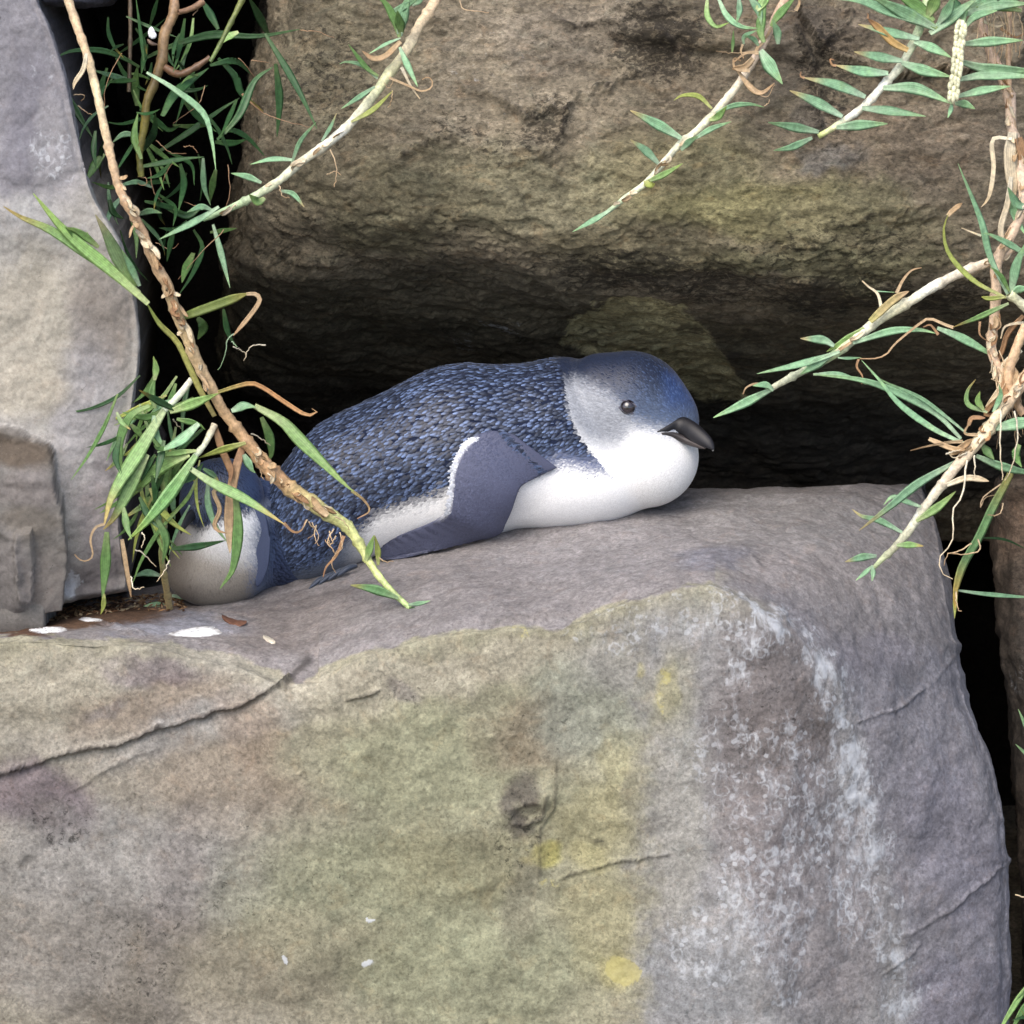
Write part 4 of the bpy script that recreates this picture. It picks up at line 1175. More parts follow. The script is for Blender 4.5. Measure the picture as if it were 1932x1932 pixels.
def eye(parent, frame, fn, u, v, r, tilt, lid=lin(96, 96, 110) * .75):
    d = float(near_surface(fn, [u], [v])[0])
    g = grad(fn, np.array([[u, v, d]]))[0]
    a = np.array([math.cos(tilt), math.sin(tilt), 0]); a = a - a @ g * g; a /= np.linalg.norm(a)
    b = np.cross(g, a)
    c = np.array([u, v, d]) - g * r * .45
    th = np.linspace(0, np.pi, 17); ph = np.linspace(0, 2 * np.pi, 33)[:-1]
    T2, P2 = np.meshgrid(th, ph, indexing='ij')
    V = c + r * (np.cos(T2)[..., None] * g + np.sin(T2)[..., None] * (np.cos(P2)[..., None] * a + np.sin(P2)[..., None] * b))
    ix = np.arange(17 * 32).reshape(17, 32)
    F = np.stack([ix[:-1], ix[1:], np.roll(ix, -1, 1)[1:], np.roll(ix, -1, 1)[:-1]], -1).reshape(-1, 4)
    ct = np.where((T2 < .34)[..., None], lin(8, 7, 9), np.where((T2 < .78)[..., None], lin(62, 54, 62) * .6, lin(26, 22, 26)))
    mesh_obj('eye', frame(V.reshape(-1, 3)), F, M_EYE, parent, ct.reshape(-1, 3))
    # lids: an almond rim standing round the ball
    ph = np.linspace(0, 2 * np.pi, 37)[:-1]; q = np.linspace(0, 2 * np.pi, 9)[:-1]
    PH, Q = np.meshgrid(ph, q, indexing='ij')
    rx, ry, w = r * 1.10, r * .66, r * .20
    alm = 1 - .12 * np.abs(np.sin(PH)) ** 3
    ctr = np.array([u, v, d]) - g * (-r * .16)
    cx = np.cos(PH) * rx; cy = np.sin(PH) * ry * alm
    dome = -.55 * r * (np.cos(PH) ** 2) * .9
    V = ctr + (cx * (1 + w / r * np.cos(Q)))[..., None] * a + (cy * (1 + 1.3 * w / r * np.cos(Q)))[..., None] * b + (dome + w * np.sin(Q) * .8)[..., None] * g
    ix = np.arange(36 * 8).reshape(36, 8)
    F = np.stack([ix, np.roll(ix, -1, 0), np.roll(np.roll(ix, -1, 0), -1, 1), np.roll(ix, -1, 1)], -1).reshape(-1, 4)
    mesh_obj('eyelid', frame(V.reshape(-1, 3)), F, M_BODY, parent, np.tile(lid, (len(F), 1)))
eye(bird, FR, bird_fn, 1181, 771, 15.5, math.radians(24))

# tail: short stiff feathers at the rump
def quill(parent, frame, p0, p1, w, col, name='tail_feather'):
    p0, p1 = np.array(p0, float), np.array(p1, float)
    mid = (p0 + p1) / 2 + np.array([0, -4, -4])
    c = resample([p0, mid, p1], 9)
    s = np.cross(np.gradient(c, axis=0), [0, 0, 1.0]); s /= np.linalg.norm(s, axis=1)[:, None]
    ww = w * np.sin(np.pi * np.linspace(.16, .99, 9)) ** .6
    V = np.stack([c - s * ww[:, None] + [0, 0, 2.5], c + [0, 0, -1.5], c + s * ww[:, None] + [0, 0, 2.5], c + [0, 0, 4]], 1).reshape(-1, 3)
    F = []
    for i in range(8):
        for k in range(4): F.append((i * 4 + k, i * 4 + (k + 1) % 4, i * 4 + 4 + (k + 1) % 4, i * 4 + 4 + k))
    tt = np.repeat(np.linspace(0, 1, 9), 4)[:, None]
    mesh_obj(name, frame(V), np.array(F), M_FEATHER, parent, np.asarray(col) * (.8 + .6 * tt))
for i in range(4):
    quill(bird, FR, (676 - 16 * i, 1066 + 6 * i, 455 + 3 * i), (640 - 18 * i, 1086 + 8 * i, 440 + 2 * i), 6, lin(70, 80, 98) * .6)

# ---- second bird: crouches at the back left, breast to the front, head bowed
FR2 = Frame(470 * PX)
def bird2_fn(P):
    t = ell(P, (418, 1048, 500), (98, 92, 92), 8)
    t = smin(t, ell(P, (400, 1088, 470), (82, 54, 70), 0), 30)
    t = smin(t, ell(P, (500, 1010, 570), (110, 110, 90), 0), 40)
    hd = ell(P, (418, 936, 480), (78, 72, 74), 0)
    hd = smin(hd, ell(P, (384, 962, 446), (40, 36, 40), 20), 24)
    hd = smin(hd, ell(P, (440, 1000, 476), (66, 62, 74), 0), 22)
    return smin(t, hd, 14)
B2V, B2F = surface_nets(bird2_fn, (290, 840, 370), (640, 1160, 690), 4.0)
bn = grad(bird2_fn, B2V); B2V = B2V - bn * bird2_fn(B2V)[:, None]
def bird2_colour(P, rg=None):
    u, v, d = P[:, 0], P[:, 1], P[:, 2]
    j = rg.normal(0, 5, len(P)) if rg is not None else 5 * fbm(P * .02, 2.0, 3, .6)
    cap = sstep(14, -12, v + j - np.interp(u, [300, 360, 380, 420, 470, 500], [960, 985, 1000, 978, 965, 940]))[:, None]
    side = sstep(462, 506, u + j * .8 + .05 * (v - 1000))[:, None]
    beige = sstep(1000, 1075, v + .25 * (420 - u))[:, None]
    c = c_white * (1 - beige) + lin(156, 148, 136) * .8 * beige
    left = sstep(410, 345, u)[:, None]  # left and lower breast darkened to paint in the shade of its curve
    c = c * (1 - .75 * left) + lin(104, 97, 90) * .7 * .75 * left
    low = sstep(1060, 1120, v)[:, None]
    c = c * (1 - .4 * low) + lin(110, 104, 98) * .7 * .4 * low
    c = c * (1 - side) + (c_navy * 1.1 * sstep(490, 520, u)[:, None] + lin(104, 122, 156) * .7 * (1 - sstep(490, 520, u)[:, None])) * side
    capc = c_cap * .5 + (c_crown * .25) * sstep(425, 480, u)[:, None]  # cap colour darkened for the deep shade the bird sits in
    return c * (1 - cap) + capc * cap
def bird2_fcol(P, rg):
    b = bird2_colour(P, rg)
    lum = b @ np.array([.2, .7, .1]); k = sstep(.1, .04, lum)[:, None]
    return b, np.minimum(b * 1.1 * (1 - k) + (b + c_tip * .35) * k, .85)
bird2 = thing('little_penguin', FR2(np.array([420., 1130., 480.])), 'penguin crouching in the shade beside the tall boulder, pale breast seen through grass blades', 'penguin', 'penguins on the ledge')
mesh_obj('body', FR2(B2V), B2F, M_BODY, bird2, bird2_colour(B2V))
plumage('plumage', bird2_fn, B2V, B2F, FR2, bird2, bird2_fcol, lambda P: np.full(len(P), 4.6) + 4.5 * (P[:, 0] > 500),
        lambda P: np.stack([(P[:, 0] - 390) * .01, np.full(len(P), 1.0), np.full(len(P), .25)], 1), lambda P: P[:, 2] < 600, 60000, M_FEATHER, .8, 12)
eye(bird2, FR2, bird2_fn, 380, 948, 7.0, math.radians(10), c_navy)
d2 = float(near_surface(bird2_fn, [370], [972])[0])
loft([((378, 964, d2 + 16), (2, -10, 0), (10, 4, 8)), ((366, 974, d2 - 4), (4, -9, 0), (9, 3, 6)), ((356, 988, d2 - 20), (5, -6, 0), (6, 3, 4)), ((350, 1002, d2 - 28), (2, -2, 0), (2, 1, 2)), ((349, 1008, d2 - 28), (.5, -.5, 0), (.5, .3, .5))], 'bill', M_BILL, FR2, bird2, horn)

def f2(u, v): return float(near_surface(bird2_fn, [u], [v])[0])
loft([((484, 948, f2(484, 948) + 2), (0, -4, 0), (6, 0, 3)), ((490, 975, f2(490, 975) - 2), (0, -5, 0), (15, 2, 5)), ((496, 1020, f2(494, 1020) - 3), (0, -5, 0), (16, 1, 5)), ((497, 1064, f2(494, 1064) - 4), (0, -5, 0), (12, 0, 4)), ((490, 1098, f2(486, 1098) - 4), (0, -4, 0), (6, -1, 3)), ((487, 1106, f2(484, 1106) - 3), (0, -1, 0), (1, 0, 1))],
     'flipper', M_FLIP, FR2, bird2, lambda V, t: lin(84, 96, 130) * .7 * (1 - .3 * t)[:, None])

# ================================================================== GRASS
def c1(*q): return [(x / 3, y / 3) for x, y in q]
def c2(*q): return [(644 + x / 3, y / 3) for x, y in q]
def c3(*q): return [(1288 + x / 3, y / 3) for x, y in q]
def c4(*q): return [(x / 3, 644 + y / 3) for x, y in q]
def c6(*q): return [(1288 + .3572 * x, 460 + .3572 * y) for x, y in q]
def c7(*q): return [(276 + .2762 * x, 782 + .2762 * y) for x, y in q]

def l_(r, g, b, k=.86): return lin(r, g, b) * k
GREY = (l_(190, 218, 184), l_(154, 200, 156), l_(166, 204, 148))       # base, middle, tip of a blade
GREYT = (l_(190, 218, 188), l_(154, 200, 158), l_(210, 194, 140))
BRIGHT = (l_(200, 216, 156), l_(158, 198, 122), l_(172, 200, 116))
BRIGHTT = (l_(196, 214, 164), l_(156, 196, 126), l_(204, 182, 112))
MID = (l_(158, 184, 122), l_(120, 162, 96), l_(132, 168, 100))
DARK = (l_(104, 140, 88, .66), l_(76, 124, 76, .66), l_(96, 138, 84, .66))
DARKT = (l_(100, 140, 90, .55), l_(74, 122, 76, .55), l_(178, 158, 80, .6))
YELL = (l_(214, 218, 150), l_(190, 204, 112), l_(184, 190, 100))
TAN = (l_(212, 188, 152), l_(200, 172, 134), l_(182, 150, 112))
PALE = (l_(238, 230, 206), l_(230, 216, 186), l_(212, 192, 156))
RUST = (l_(190, 154, 118), l_(176, 138, 100), l_(156, 118, 86))

def to3(pts, d0, d1, sag=0.0):
    n = len(pts)
    P = np.array(pts, float)
    L = np.concatenate([[0], np.cumsum(np.hypot(*np.diff(P, axis=0).T))]); L /= L[-1]
    d = d0 + (d1 - d0) * L + sag * np.sin(np.pi * L)
    return np.column_stack([P, d])

WF = 1.0
def ribbon(name, parent, pts, w, cols, d0, d1, roll=None, kind='blade', sag=0.0, mat=None, fold=.28):
    """one grass blade: folded along its midrib, tapering to the tip, twisting a little"""
    p3 = to3(pts, d0, d1, sag)
    n = 16 if len(pts) > 2 else 11
    q = p3.copy(); q[:, 2] /= PX
    q = resample(q, n)
    t = np.linspace(0, 1, n)
    C = W(q[:, 0], q[:, 1], q[:, 2] * PX)
    T = np.gradient(C, axis=0); T /= np.linalg.norm(T, axis=1)[:, None] + 1e-12
    S = np.cross(T, -FWD); S /= np.linalg.norm(S, axis=1)[:, None] + 1e-9
    Nn = np.cross(S, T)
    if roll is None: roll = random.uniform(-.35, .35)
    tw = roll + random.uniform(-.5, .5) * t
    S2 = S * np.cos(tw)[:, None] + Nn * np.sin(tw)[:, None]
    N2 = np.cross(S2, T)
    if kind == 'blade': prof = np.clip(.42 + 1.5 * t, 0, 1) * np.clip((1.02 - t) * 1.9, 0, 1) ** .8
    elif kind == 'strap': prof = np.clip(.7 + 1.2 * t, 0, 1) * np.clip((1.01 - t) * 4, 0, 1) ** .7
    else: prof = .9 - .6 * t
    hw = (w * .51 * WF * PX) * np.maximum(prof, .05)
    V = []; U = []
    th = .00022
    for x, dip in ((-1, 0.), (-.5, .46), (0, 1.), (.5, .46), (1, 0.)):
        V.append(C + S2 * (x * hw)[:, None] - N2 * (dip * fold * hw)[:, None]); U.append(np.full(n, x))
    V.append(C - N2 * (fold * hw + th)[:, None]); U.append(np.full(n, 0.))        # keel under the midrib
    V = np.stack(V, 1).reshape(-1, 3); U = np.stack(U, 1).reshape(-1)
    m = 6
    F = []
    for i in range(n - 1):
        a = i * m
        for k in range(4): F.append((a + k, a + k + 1, a + m + k + 1, a + m + k))
        F.append((a + 4, a + 5, a + m + 5, a + m + 4)); F.append((a + 5, a, a + m, a + m + 5))
    a, b, c = cols
    tt = t[:, None]
    col = np.where(tt < .45, a + (b - a) * sstep(0, .4, tt), b + (c - b) * sstep(.62, .96, tt)) * random.uniform(.82, 1.18)
    col = np.repeat(col, m, axis=0)
    ms = np.stack([U * .5 + .5, np.repeat(t, m), 0 * U], 1)
    return mesh_obj(name, V, np.array(F), mat or M_LEAF, parent, np.clip(col, 0, .8), ms)

def leaf(parent, pts, w, cols=GREY, d0=0., d1=None, roll=None, kind='blade', sag=0.0):
    return ribbon('leaf', parent, pts, w, cols, d0, d0 + random.uniform(-.02, .015) if d1 is None else d1, roll, kind, sag)
def dry(parent, pts, w, cols=TAN, d0=0., d1=None, sag=0.0):
    return ribbon('dry_leaf', parent, pts, w, cols, d0, d0 if d1 is None else d1, None, 'strand' if w < 9 else 'strap', sag, M_DRY, .4)

def tube_arrays(P3, r, ring=8):
    P3 = np.asarray(P3, float)
    T = np.gradient(P3, axis=0); T /= np.linalg.norm(T, axis=1)[:, None] + 1e-12
    A = np.cross(T, -FWD); A /= np.linalg.norm(A, axis=1)[:, None] + 1e-9
    B = np.cross(A, T)
    a = np.linspace(0, 2 * np.pi, ring, endpoint=False)
    r = np.asarray(r)
    V = P3[:, None] + (np.cos(a)[None, :, None] * A[:, None] + np.sin(a)[None, :, None] * B[:, None]) * r.reshape(len(P3), -1, 1)
    n = len(P3)
    V = V.reshape(-1, 3)
    ix = np.arange(n * ring).reshape(n, ring)
    F = np.stack([ix[:-1], np.roll(ix, -1, 1)[:-1], np.roll(ix, -1, 1)[1:], ix[1:]], -1).reshape(-1, 4)
    return V, F

def stem(parent, pts, d, r, cols, nodes=0, name='stem', rough=.10):
    """pts 2-D path, d = depths at some places along it, r radii, cols colours spread along it; nodes = spacing of the joints"""
    P = np.array(pts, float)
    L = np.concatenate([[0], np.cumsum(np.hypot(*np.diff(P, axis=0).T))]); tot = L[-1]; L = L / tot
    dd = np.interp(L, np.linspace(0, 1, len(d)), d)
    n = max(14, int(tot / 7))
    q = resample(np.column_stack([P, dd / PX]), n)
    C = W(q[:, 0], q[:, 1], q[:, 2] * PX)
    t = np.linspace(0, 1, n)
    rr = np.interp(t, np.linspace(0, 1, len(r)), r)
    cc = np.stack([np.interp(t, np.linspace(0, 1, len(cols)), [c[k] for c in cols]) for k in range(3)], 1)
    cc = cc * 1.12
    if nodes:
        s = t * tot
        ph = (s + 9 * np.sin(s / 70)) / nodes
        fr = ph - np.floor(ph)
        bump = np.exp(-((fr - .5) / .07) ** 2)
        rr = rr * (1 + .24 * bump) * (1.06 - .16 * ((fr + .5) % 1.0))
        cc = cc * (1 - .35 * np.exp(-((fr - .53) / .05) ** 2))[:, None] * (1.08 - .22 * ((fr + .5) % 1.0))[:, None]
        cc = cc * (1 + .10 * np.sin(np.floor(ph + .5) * 2.4))[:, None]
    ring = 10
    R = rr[:, None] * (1 + rough * RNG.normal(0, 1, (n, ring)) * .5) * PX
    V, F = tube_arrays(C, R, ring)
    col = np.repeat(cc, ring, 0) * (1 + .10 * np.tile(np.sin(np.arange(ring) * 2.2), n))[:, None]
    return mesh_obj(name, V, F, M_STEM, parent, np.clip(col, 0, .8)), q

def hairs(parent, lists, r=1.3, cols=TAN, d=0.0, name='rootlets'):
    """fine roots and threads, joined: too thin to pick apart"""
    Vs, Fs, Cs = [], [], []; off = 0
    for it in lists:
        pts = it[0] if isinstance(it, tuple) and isinstance(it[0], list) else it
        d0, d1 = (it[1], it[2]) if isinstance(it, tuple) and isinstance(it[0], list) else (d, d + random.uniform(-.01, .01))
        p = to3(pts, d0, d1); p[:, 2] /= PX
        q = resample(p, 14); q[:, :2] += RNG.normal(0, .7, (14, 2))
        V, F = tube_arrays(W(q[:, 0], q[:, 1], q[:, 2] * PX), np.linspace(r, r * .45, 14) * PX, 5)
        Vs.append(V); Fs.append(F + off); off += len(V)
        c = cols[0] + (cols[2] - cols[0]) * np.linspace(0, 1, 14)[:, None]
        Cs.append(np.repeat(c * random.uniform(.8, 1.15), 5, 0))
    o = mesh_obj(name, np.concatenate(Vs), np.concatenate(Fs), M_STEM, parent, np.concatenate(Cs))
    o['kind'] = 'stuff'
    return o

def flakes(parent, q, i0, i1, n, size, cols=(TAN, PALE, RUST), spread=7):
    """papery old sheaths wrapped on a runner"""
    for _ in range(n):
        i = random.randint(i0, i1 - 2); x = q[i]; y = q[min(i + random.randint(2, 5), len(q) - 1)]
        s = random.uniform(.6, 1.2)
        a = (x[0] + random.gauss(0, spread * .35), x[1] + random.gauss(0, spread * .35))
        dx, dy = (y[0] - x[0]), (y[1] - x[1])
        b = (a[0] + dx * s + random.gauss(0, spread * .7), a[1] + dy * s + random.gauss(0, spread * .7))
        m = ((a[0] + b[0]) / 2 + random.gauss(0, 3), (a[1] + b[1]) / 2 + random.gauss(0, 3))
        dd = x[2] * PX - random.uniform(.002, .006)
        ribbon('dry_sheath', parent, [a, m, b], size * random.uniform(.6, 1.2), random.choice(cols), dd, dd - random.uniform(0, .006), random.uniform(-.9, .9), 'strap', 0, M_DRY, .5)

GRP = 'creeping grass runners over the rocks'
def runner(path, d0, label):
    p = W(path[0][0], path[0][1], d0)
    return thing('grass_runner', p, label, 'grass runner', GRP)

# ---- A: the long brown runner that crosses in front of the bird
pA = c1((372, -160), (385, -20), (400, 40), (430, 130), (475, 260), (505, 350), (535, 470), (560, 580), (590, 720), (620, 850), (655, 1000), (690, 1100), (740, 1190), (800, 1300), (840, 1400), (890, 1520), (940, 1600), (970, 1690), (1010, 1800), (1055, 1890)) + \
     c4((1090, 60), (1150, 180), (1205, 280), (1262, 390), (1330, 480), (1420, 600), (1520, 720), (1640, 830), (1760, 910), (1850, 975)) + c7((1350, 745), (1420, 830), (1475, 920), (1530, 1020), (1600, 1120), (1700, 1230), (1805, 1325))
eA = ledge_d(772, 1140) - .006
A = runner(pA, .03, 'long brown runner slanting down across the first penguin to the ledge')
sA, qA = stem(A, pA, [.02, .01, .0, .0, .02, .04, .07, .085, .09, eA], [8.5, 8.5, 8, 8.5, 9.5, 11, 12, 10, 15, 15, 8, 5],
    [l_(226, 206, 172), l_(206, 178, 142), l_(216, 200, 160), l_(206, 178, 142), l_(188, 156, 122), l_(192, 162, 126), l_(206, 182, 138), l_(202, 174, 136), l_(206, 170, 128), l_(202, 162, 122), l_(206, 208, 140), l_(206, 214, 140), l_(170, 196, 130)], 38)
nA = len(qA)
flakes(A, qA, int(nA * .28), int(nA * .60), 46, 10, (TAN, PALE, PALE, RUST), 10)
flakes(A, qA, int(nA * .68), int(nA * .87), 30, 13, (TAN, PALE, RUST), 10)
dA = .082
leaf(A, c7((1500, 1000), (1535, 890), (1555, 825)), 15, BRIGHT, dA, dA - .012)
leaf(A, c7((1585, 1030), (1582, 930), (1560, 825)), 12, YELL, dA, dA - .01)
leaf(A, c7((1720, 1255), (1560, 1195), (1395, 1165)), 19, (l_(170, 200, 150), l_(130, 180, 120), l_(176, 176, 110)), eA - .004, eA - .006)
leaf(A, c7((1790, 1300), (1870, 1290), (1940, 1272)), 9, GREY, eA - .002, eA - .004)
leaf(A, c7((1795, 1322), (1830, 1330), (1868, 1334)), 9, DARK, eA - .003, eA - .004)
dry(A, c1((490, 300), (472, 390), (425, 465), (415, 505)), 9, PALE, -.005)
dry(A, c7((1350, 830), (1300, 960), (1230, 1040), (1208, 1110)), 8, RUST, .075)
dry(A, c7((1240, 690), (1180, 640), (1130, 560)), 14, TAN, .075)
hairs(A, [c1((415, 535), (470, 540), (475, 560), (455, 572)), c1((440, 600), (480, 630), (520, 650)), c7((1110, 730), (1150, 800), (1100, 850)), c7((1130, 740), (1180, 830), (1150, 885)), c7((1250, 800), (1272, 880)), c7((1240, 850), (1290, 960)),
           c7((1340, 880), (1270, 1000), (1290, 1080)), c7((1100, 720), (1060, 790), (1020, 805)), c7((1280, 780), (1240, 870), (1280, 930)), c7((1320, 800), (1340, 900), (1300, 950)), c7((1290, 700), (1340, 720), (1390, 790)), c7((1160, 760), (1150, 830), (1180, 900)),
           c7((1590, 980), (1640, 1005), (1690, 1000)), c4((1480, 650), (1470, 720), (1490, 780)), c7((1300, 830), (1255, 890), (1215, 850))], 1.5, TAN, .078)

# ---- B: pale runner from the top, pointing down left
pB = c2((580, -140), (545, -30), (500, 60), (440, 150), (395, 240), (330, 340), (260, 430), (205, 510), (120, 620), (30, 720)) + c1((1830, 830), (1700, 920), (1570, 1030), (1440, 1110), (1300, 1180), (1150, 1240))
B = runner(pB, .12, 'pale runner from the top edge, lowest of the slanting ones near the crevice')
sB, qB = stem(B, pB, [.11, .08, .065, .06, .065, .08], [11, 10.5, 10, 9.5, 9, 8.5, 8, 5], [l_(200, 168, 132), l_(224, 200, 164), l_(222, 206, 170), l_(214, 218, 170), l_(236, 232, 206), l_(236, 232, 206), l_(226, 228, 196), l_(190, 212, 170), l_(150, 186, 140)], 62)
b = .058
for pts, w, cl in ((c1((1240, 1170), (1100, 1255), (900, 1355)), 15, GREY), (c1((1200, 1190), (1140, 1170), (1060, 1200)), 12, GREY), (c1((1480, 1035), (1400, 1000), (1308, 980)), 13, GREY), (c1((1665, 905), (1540, 900), (1415, 930)), 12, GREY), (c1((1590, 1080), (1660, 1100), (1722, 1172)), 11, GREYT),
                  (c1((1650, 930), (1700, 800), (1790, 690)), 9, GREY), (c1((1500, 1120), (1460, 1140), (1410, 1100)), 16, BRIGHT), (c2((205, 445), (120, 370), (30, 350), (-10, 362)), 9, GREY), (c2((210, 430), (140, 380), (40, 250)), 10, MID), (c2((190, 490), (100, 550), (0, 615)), 10, GREY),
                  (c2((330, 265), (375, 370), (432, 490)), 13, GREY), (c2((335, 215), (250, 250), (155, 305)), 7, GREY), (c2((330, 205), (345, 100), (385, -40)), 24, GREY), (c2((330, 210), (300, 110), (250, 20), (190, -30)), 16, MID), (c2((260, 80), (350, 40), (450, -20)), 14, GREY), (c2((340, 190), (330, 130), (318, 60)), 20, MID),
                  (c2((55, 690), (180, 620), (290, 515)), 11, YELL), (c2((400, 30), (440, 0), (470, -60)), 14, GREY), (c1((1820, 800), (1870, 720), (1905, 640)), 8, GREYT)):
    leaf(B, pts, w, cl, b, b - random.uniform(.0, .02))
dry(B, c2((335, 235), (250, 315), (180, 330), (118, 288)), 12, TAN, b)
dry(B, c2((340, 380), (395, 490), (445, 560)), 7, PALE, b - .006)
dry(B, c2((270, 440), (390, 490), (450, 515), (505, 500), (515, 460), (490, 435), (458, 450)), 6, TAN, b - .008)
flakes(B, qB, 3, len(qB) - 6, 12, 8, (PALE, PALE, TAN), 5)
hairs(B, [c1((1870, 850), (1905, 950), (1890, 1060)), c1((1850, 990), (1900, 970), (1930, 990)), c2((290, 510), (285, 570), (262, 608)), c2((300, 450), (270, 500), (240, 470)), c2((665, -20), (682, 42), (740, 60), (835, 75)), c1((1580, 1050), (1600, 1110), (1640, 1120))], 1.4, TAN, b - .002)

WF = 1.12
# ---- C: upper middle runner
pC = c3((660, -150), (600, -40), (548, 60), (490, 180), (430, 290), (370, 390), (320, 470), (250, 560), (170, 650), (80, 740), (-20, 820)) + c2((1800, 950), (1720, 1040), (1620, 1110), (1520, 1190), (1440, 1245))
C_ = runner(pC, .10, 'runner with a long bare pale tip against the middle of the overhanging boulder')
sC, qC = stem(C_, pC, [.09, .075, .065, .065, .07], [9, 9, 8.5, 8, 7.5, 6.5, 6, 3.5], [l_(196, 160, 128), l_(216, 186, 158), l_(224, 200, 176), l_(230, 222, 196), l_(226, 226, 190), l_(230, 232, 204), l_(216, 226, 190), l_(150, 190, 150)], 58)
b = .058
for pts, w, cl in ((c2((1520, 1190), (1420, 1250), (1308, 1312)), 11, GREY), (c2((1925, 785), (1800, 710), (1635, 625)), 18, GREYT), (c2((1795, 925), (1720, 850), (1635, 790)), 15, GREYT), (c2((1715, 1035), (1830, 985), (1932, 925)), 11, BRIGHT), (c2((1720, 1020), (1750, 1050), (1775, 1040)), 15, YELL),
                  (c3((440, 285), (490, 370), (565, 475)), 24, GREY), (c3((310, 400), (390, 500), (450, 525), (520, 470)), 11, TAN), (c3((165, 615), (90, 545), (0, 540), (-50, 568)), 9, YELL), (c3((190, 640), (280, 600), (380, 590), (462, 606)), 10, GREY), (c3((60, 790), (160, 730), (275, 688)), 10, GREY),
                  (c3((150, 680), (200, 660), (250, 600)), 13, BRIGHT), (c3((-10, 850), (40, 800), (90, 770)), 12, GREY), (c3((140, -20), (140, 90), (190, 150), (262, 128)), 10, BRIGHT), (c3((200, -15), (250, 90), (330, 150), (430, 160)), 11, GREY), (c3((375, -25), (430, 60), (445, 140)), 15, GREY), (c3((318, -20), (322, 60), (305, 130)), 11, GREY),
                  (c3((460, 240), (440, 160), (470, -10)), 16, MID), (c3((500, 150), (540, 90), (640, -20)), 15, MID), (c3((540, 250), (535, 180), (508, 110)), 14, GREY), (c3((345, 250), (350, 205), (425, 170)), 8, GREY), (c3((280, 300), (285, 240), (288, 170)), 6, MID), (c3((430, 260), (400, 220), (350, 200)), 9, GREY), (c3((420, 60), (470, -10), (500, -60)), 18, BRIGHT)):
    leaf(C_, pts, w, cl, b, b - random.uniform(0, .02))
for pts, w in ((c3((380, 400), (300, 390), (290, 330), (330, 345)), 8), (c3((430, 300), (360, 300), (290, 350)), 7), (c3((640, 60), (660, 20), (655, -20)), 8), (c3((400, 330), (350, 380), (280, 390)), 12), (c3((340, 250), (330, 290), (345, 330)), 5)):
    dry(C_, pts, w, TAN, b - .004)
flakes(C_, qC, 3, len(qC) - 6, 12, 8, (PALE, PALE, TAN), 5)
hairs(C_, [c3((420, 290), (300, 300), (190, 290)), c3((350, 470), (420, 530), (480, 545), (520, 480)), c3((460, 600), (485, 580), (490, 560)), c3((590, 60), (640, 60), (662, 0))], 1.1, TAN, b)

# ---- D: the comb-leaved shoot
pD = c3((1400, -60), (1370, 60), (1345, 150), (1292, 270), (1230, 380), (1130, 490), (1040, 590), (950, 660), (850, 725), (768, 772))
D_ = runner(pD, .06, 'shoot with paired flat leaves like a comb, above the mossy band of the boulder')
stem(D_, pD, [.05, .035, .03, .03], [9, 9, 8.5, 8, 8, 7, 5], [l_(170, 190, 140), l_(180, 200, 150), l_(214, 218, 190), l_(236, 234, 214), l_(236, 234, 214), l_(200, 212, 130)], 36)
b = .024
for pts, w, cl in ((c3((905, 660), (760, 580), (605, 512)), 18, GREYT), (c3((1035, 548), (870, 480), (690, 440)), 19, GREYT), (c3((1165, 415), (1010, 402), (868, 370)), 19, GREYT), (c3((1245, 345), (1110, 322), (970, 293)), 18, GREYT), (c3((1240, 355), (1370, 400), (1520, 435)), 19, GREY), (c3((1340, 220), (1160, 180), (995, 138)), 17, GREYT),
                  (c3((1310, 235), (1420, 275), (1520, 325)), 17, GREY), (c3((772, 748), (640, 722), (485, 693)), 16, GREY), (c3((735, 780), (620, 832), (515, 852)), 13, GREY), (c3((870, 722), (1010, 708), (1160, 700)), 18, GREY), (c3((1015, 612), (1180, 628), (1375, 658)), 18, GREY), (c3((1135, 498), (1320, 502), (1520, 585)), 20, GREY),
                  (c3((1430, 160), (1210, 50), (1070, -20)), 24, GREY), (c3((1370, 135), (1160, 60), (1000, 0), (830, -10)), 19, GREY), (c3((1400, 190), (1530, 90), (1665, -10)), 22, GREY), (c3((1420, 120), (1330, 40), (1200, -40)), 22, MID), (c3((1390, 90), (1430, 0), (1440, -60)), 22, BRIGHT), (c3((1450, 130), (1500, 60), (1540, -30)), 18, GREY), (c3((1440, 160), (1380, 120), (1290, 110)), 12, MID)):
    leaf(D_, pts, w, cl, b, b - random.uniform(.0, .018), random.uniform(-.3, .3))
dry(D_, c3((1275, 285), (1190, 240), (1110, 160), (1048, 105)), 13, (l_(220, 190, 130), l_(206, 172, 110), l_(160, 120, 84)), b - .004)
for pts in (c3((870, 372), (845, 365), (835, 335), (858, 340)), c3((690, 442), (668, 430), (670, 405)), c3((1048, 105), (1050, 85), (1045, 75))): dry(D_, pts, 5, RUST, b - .006)

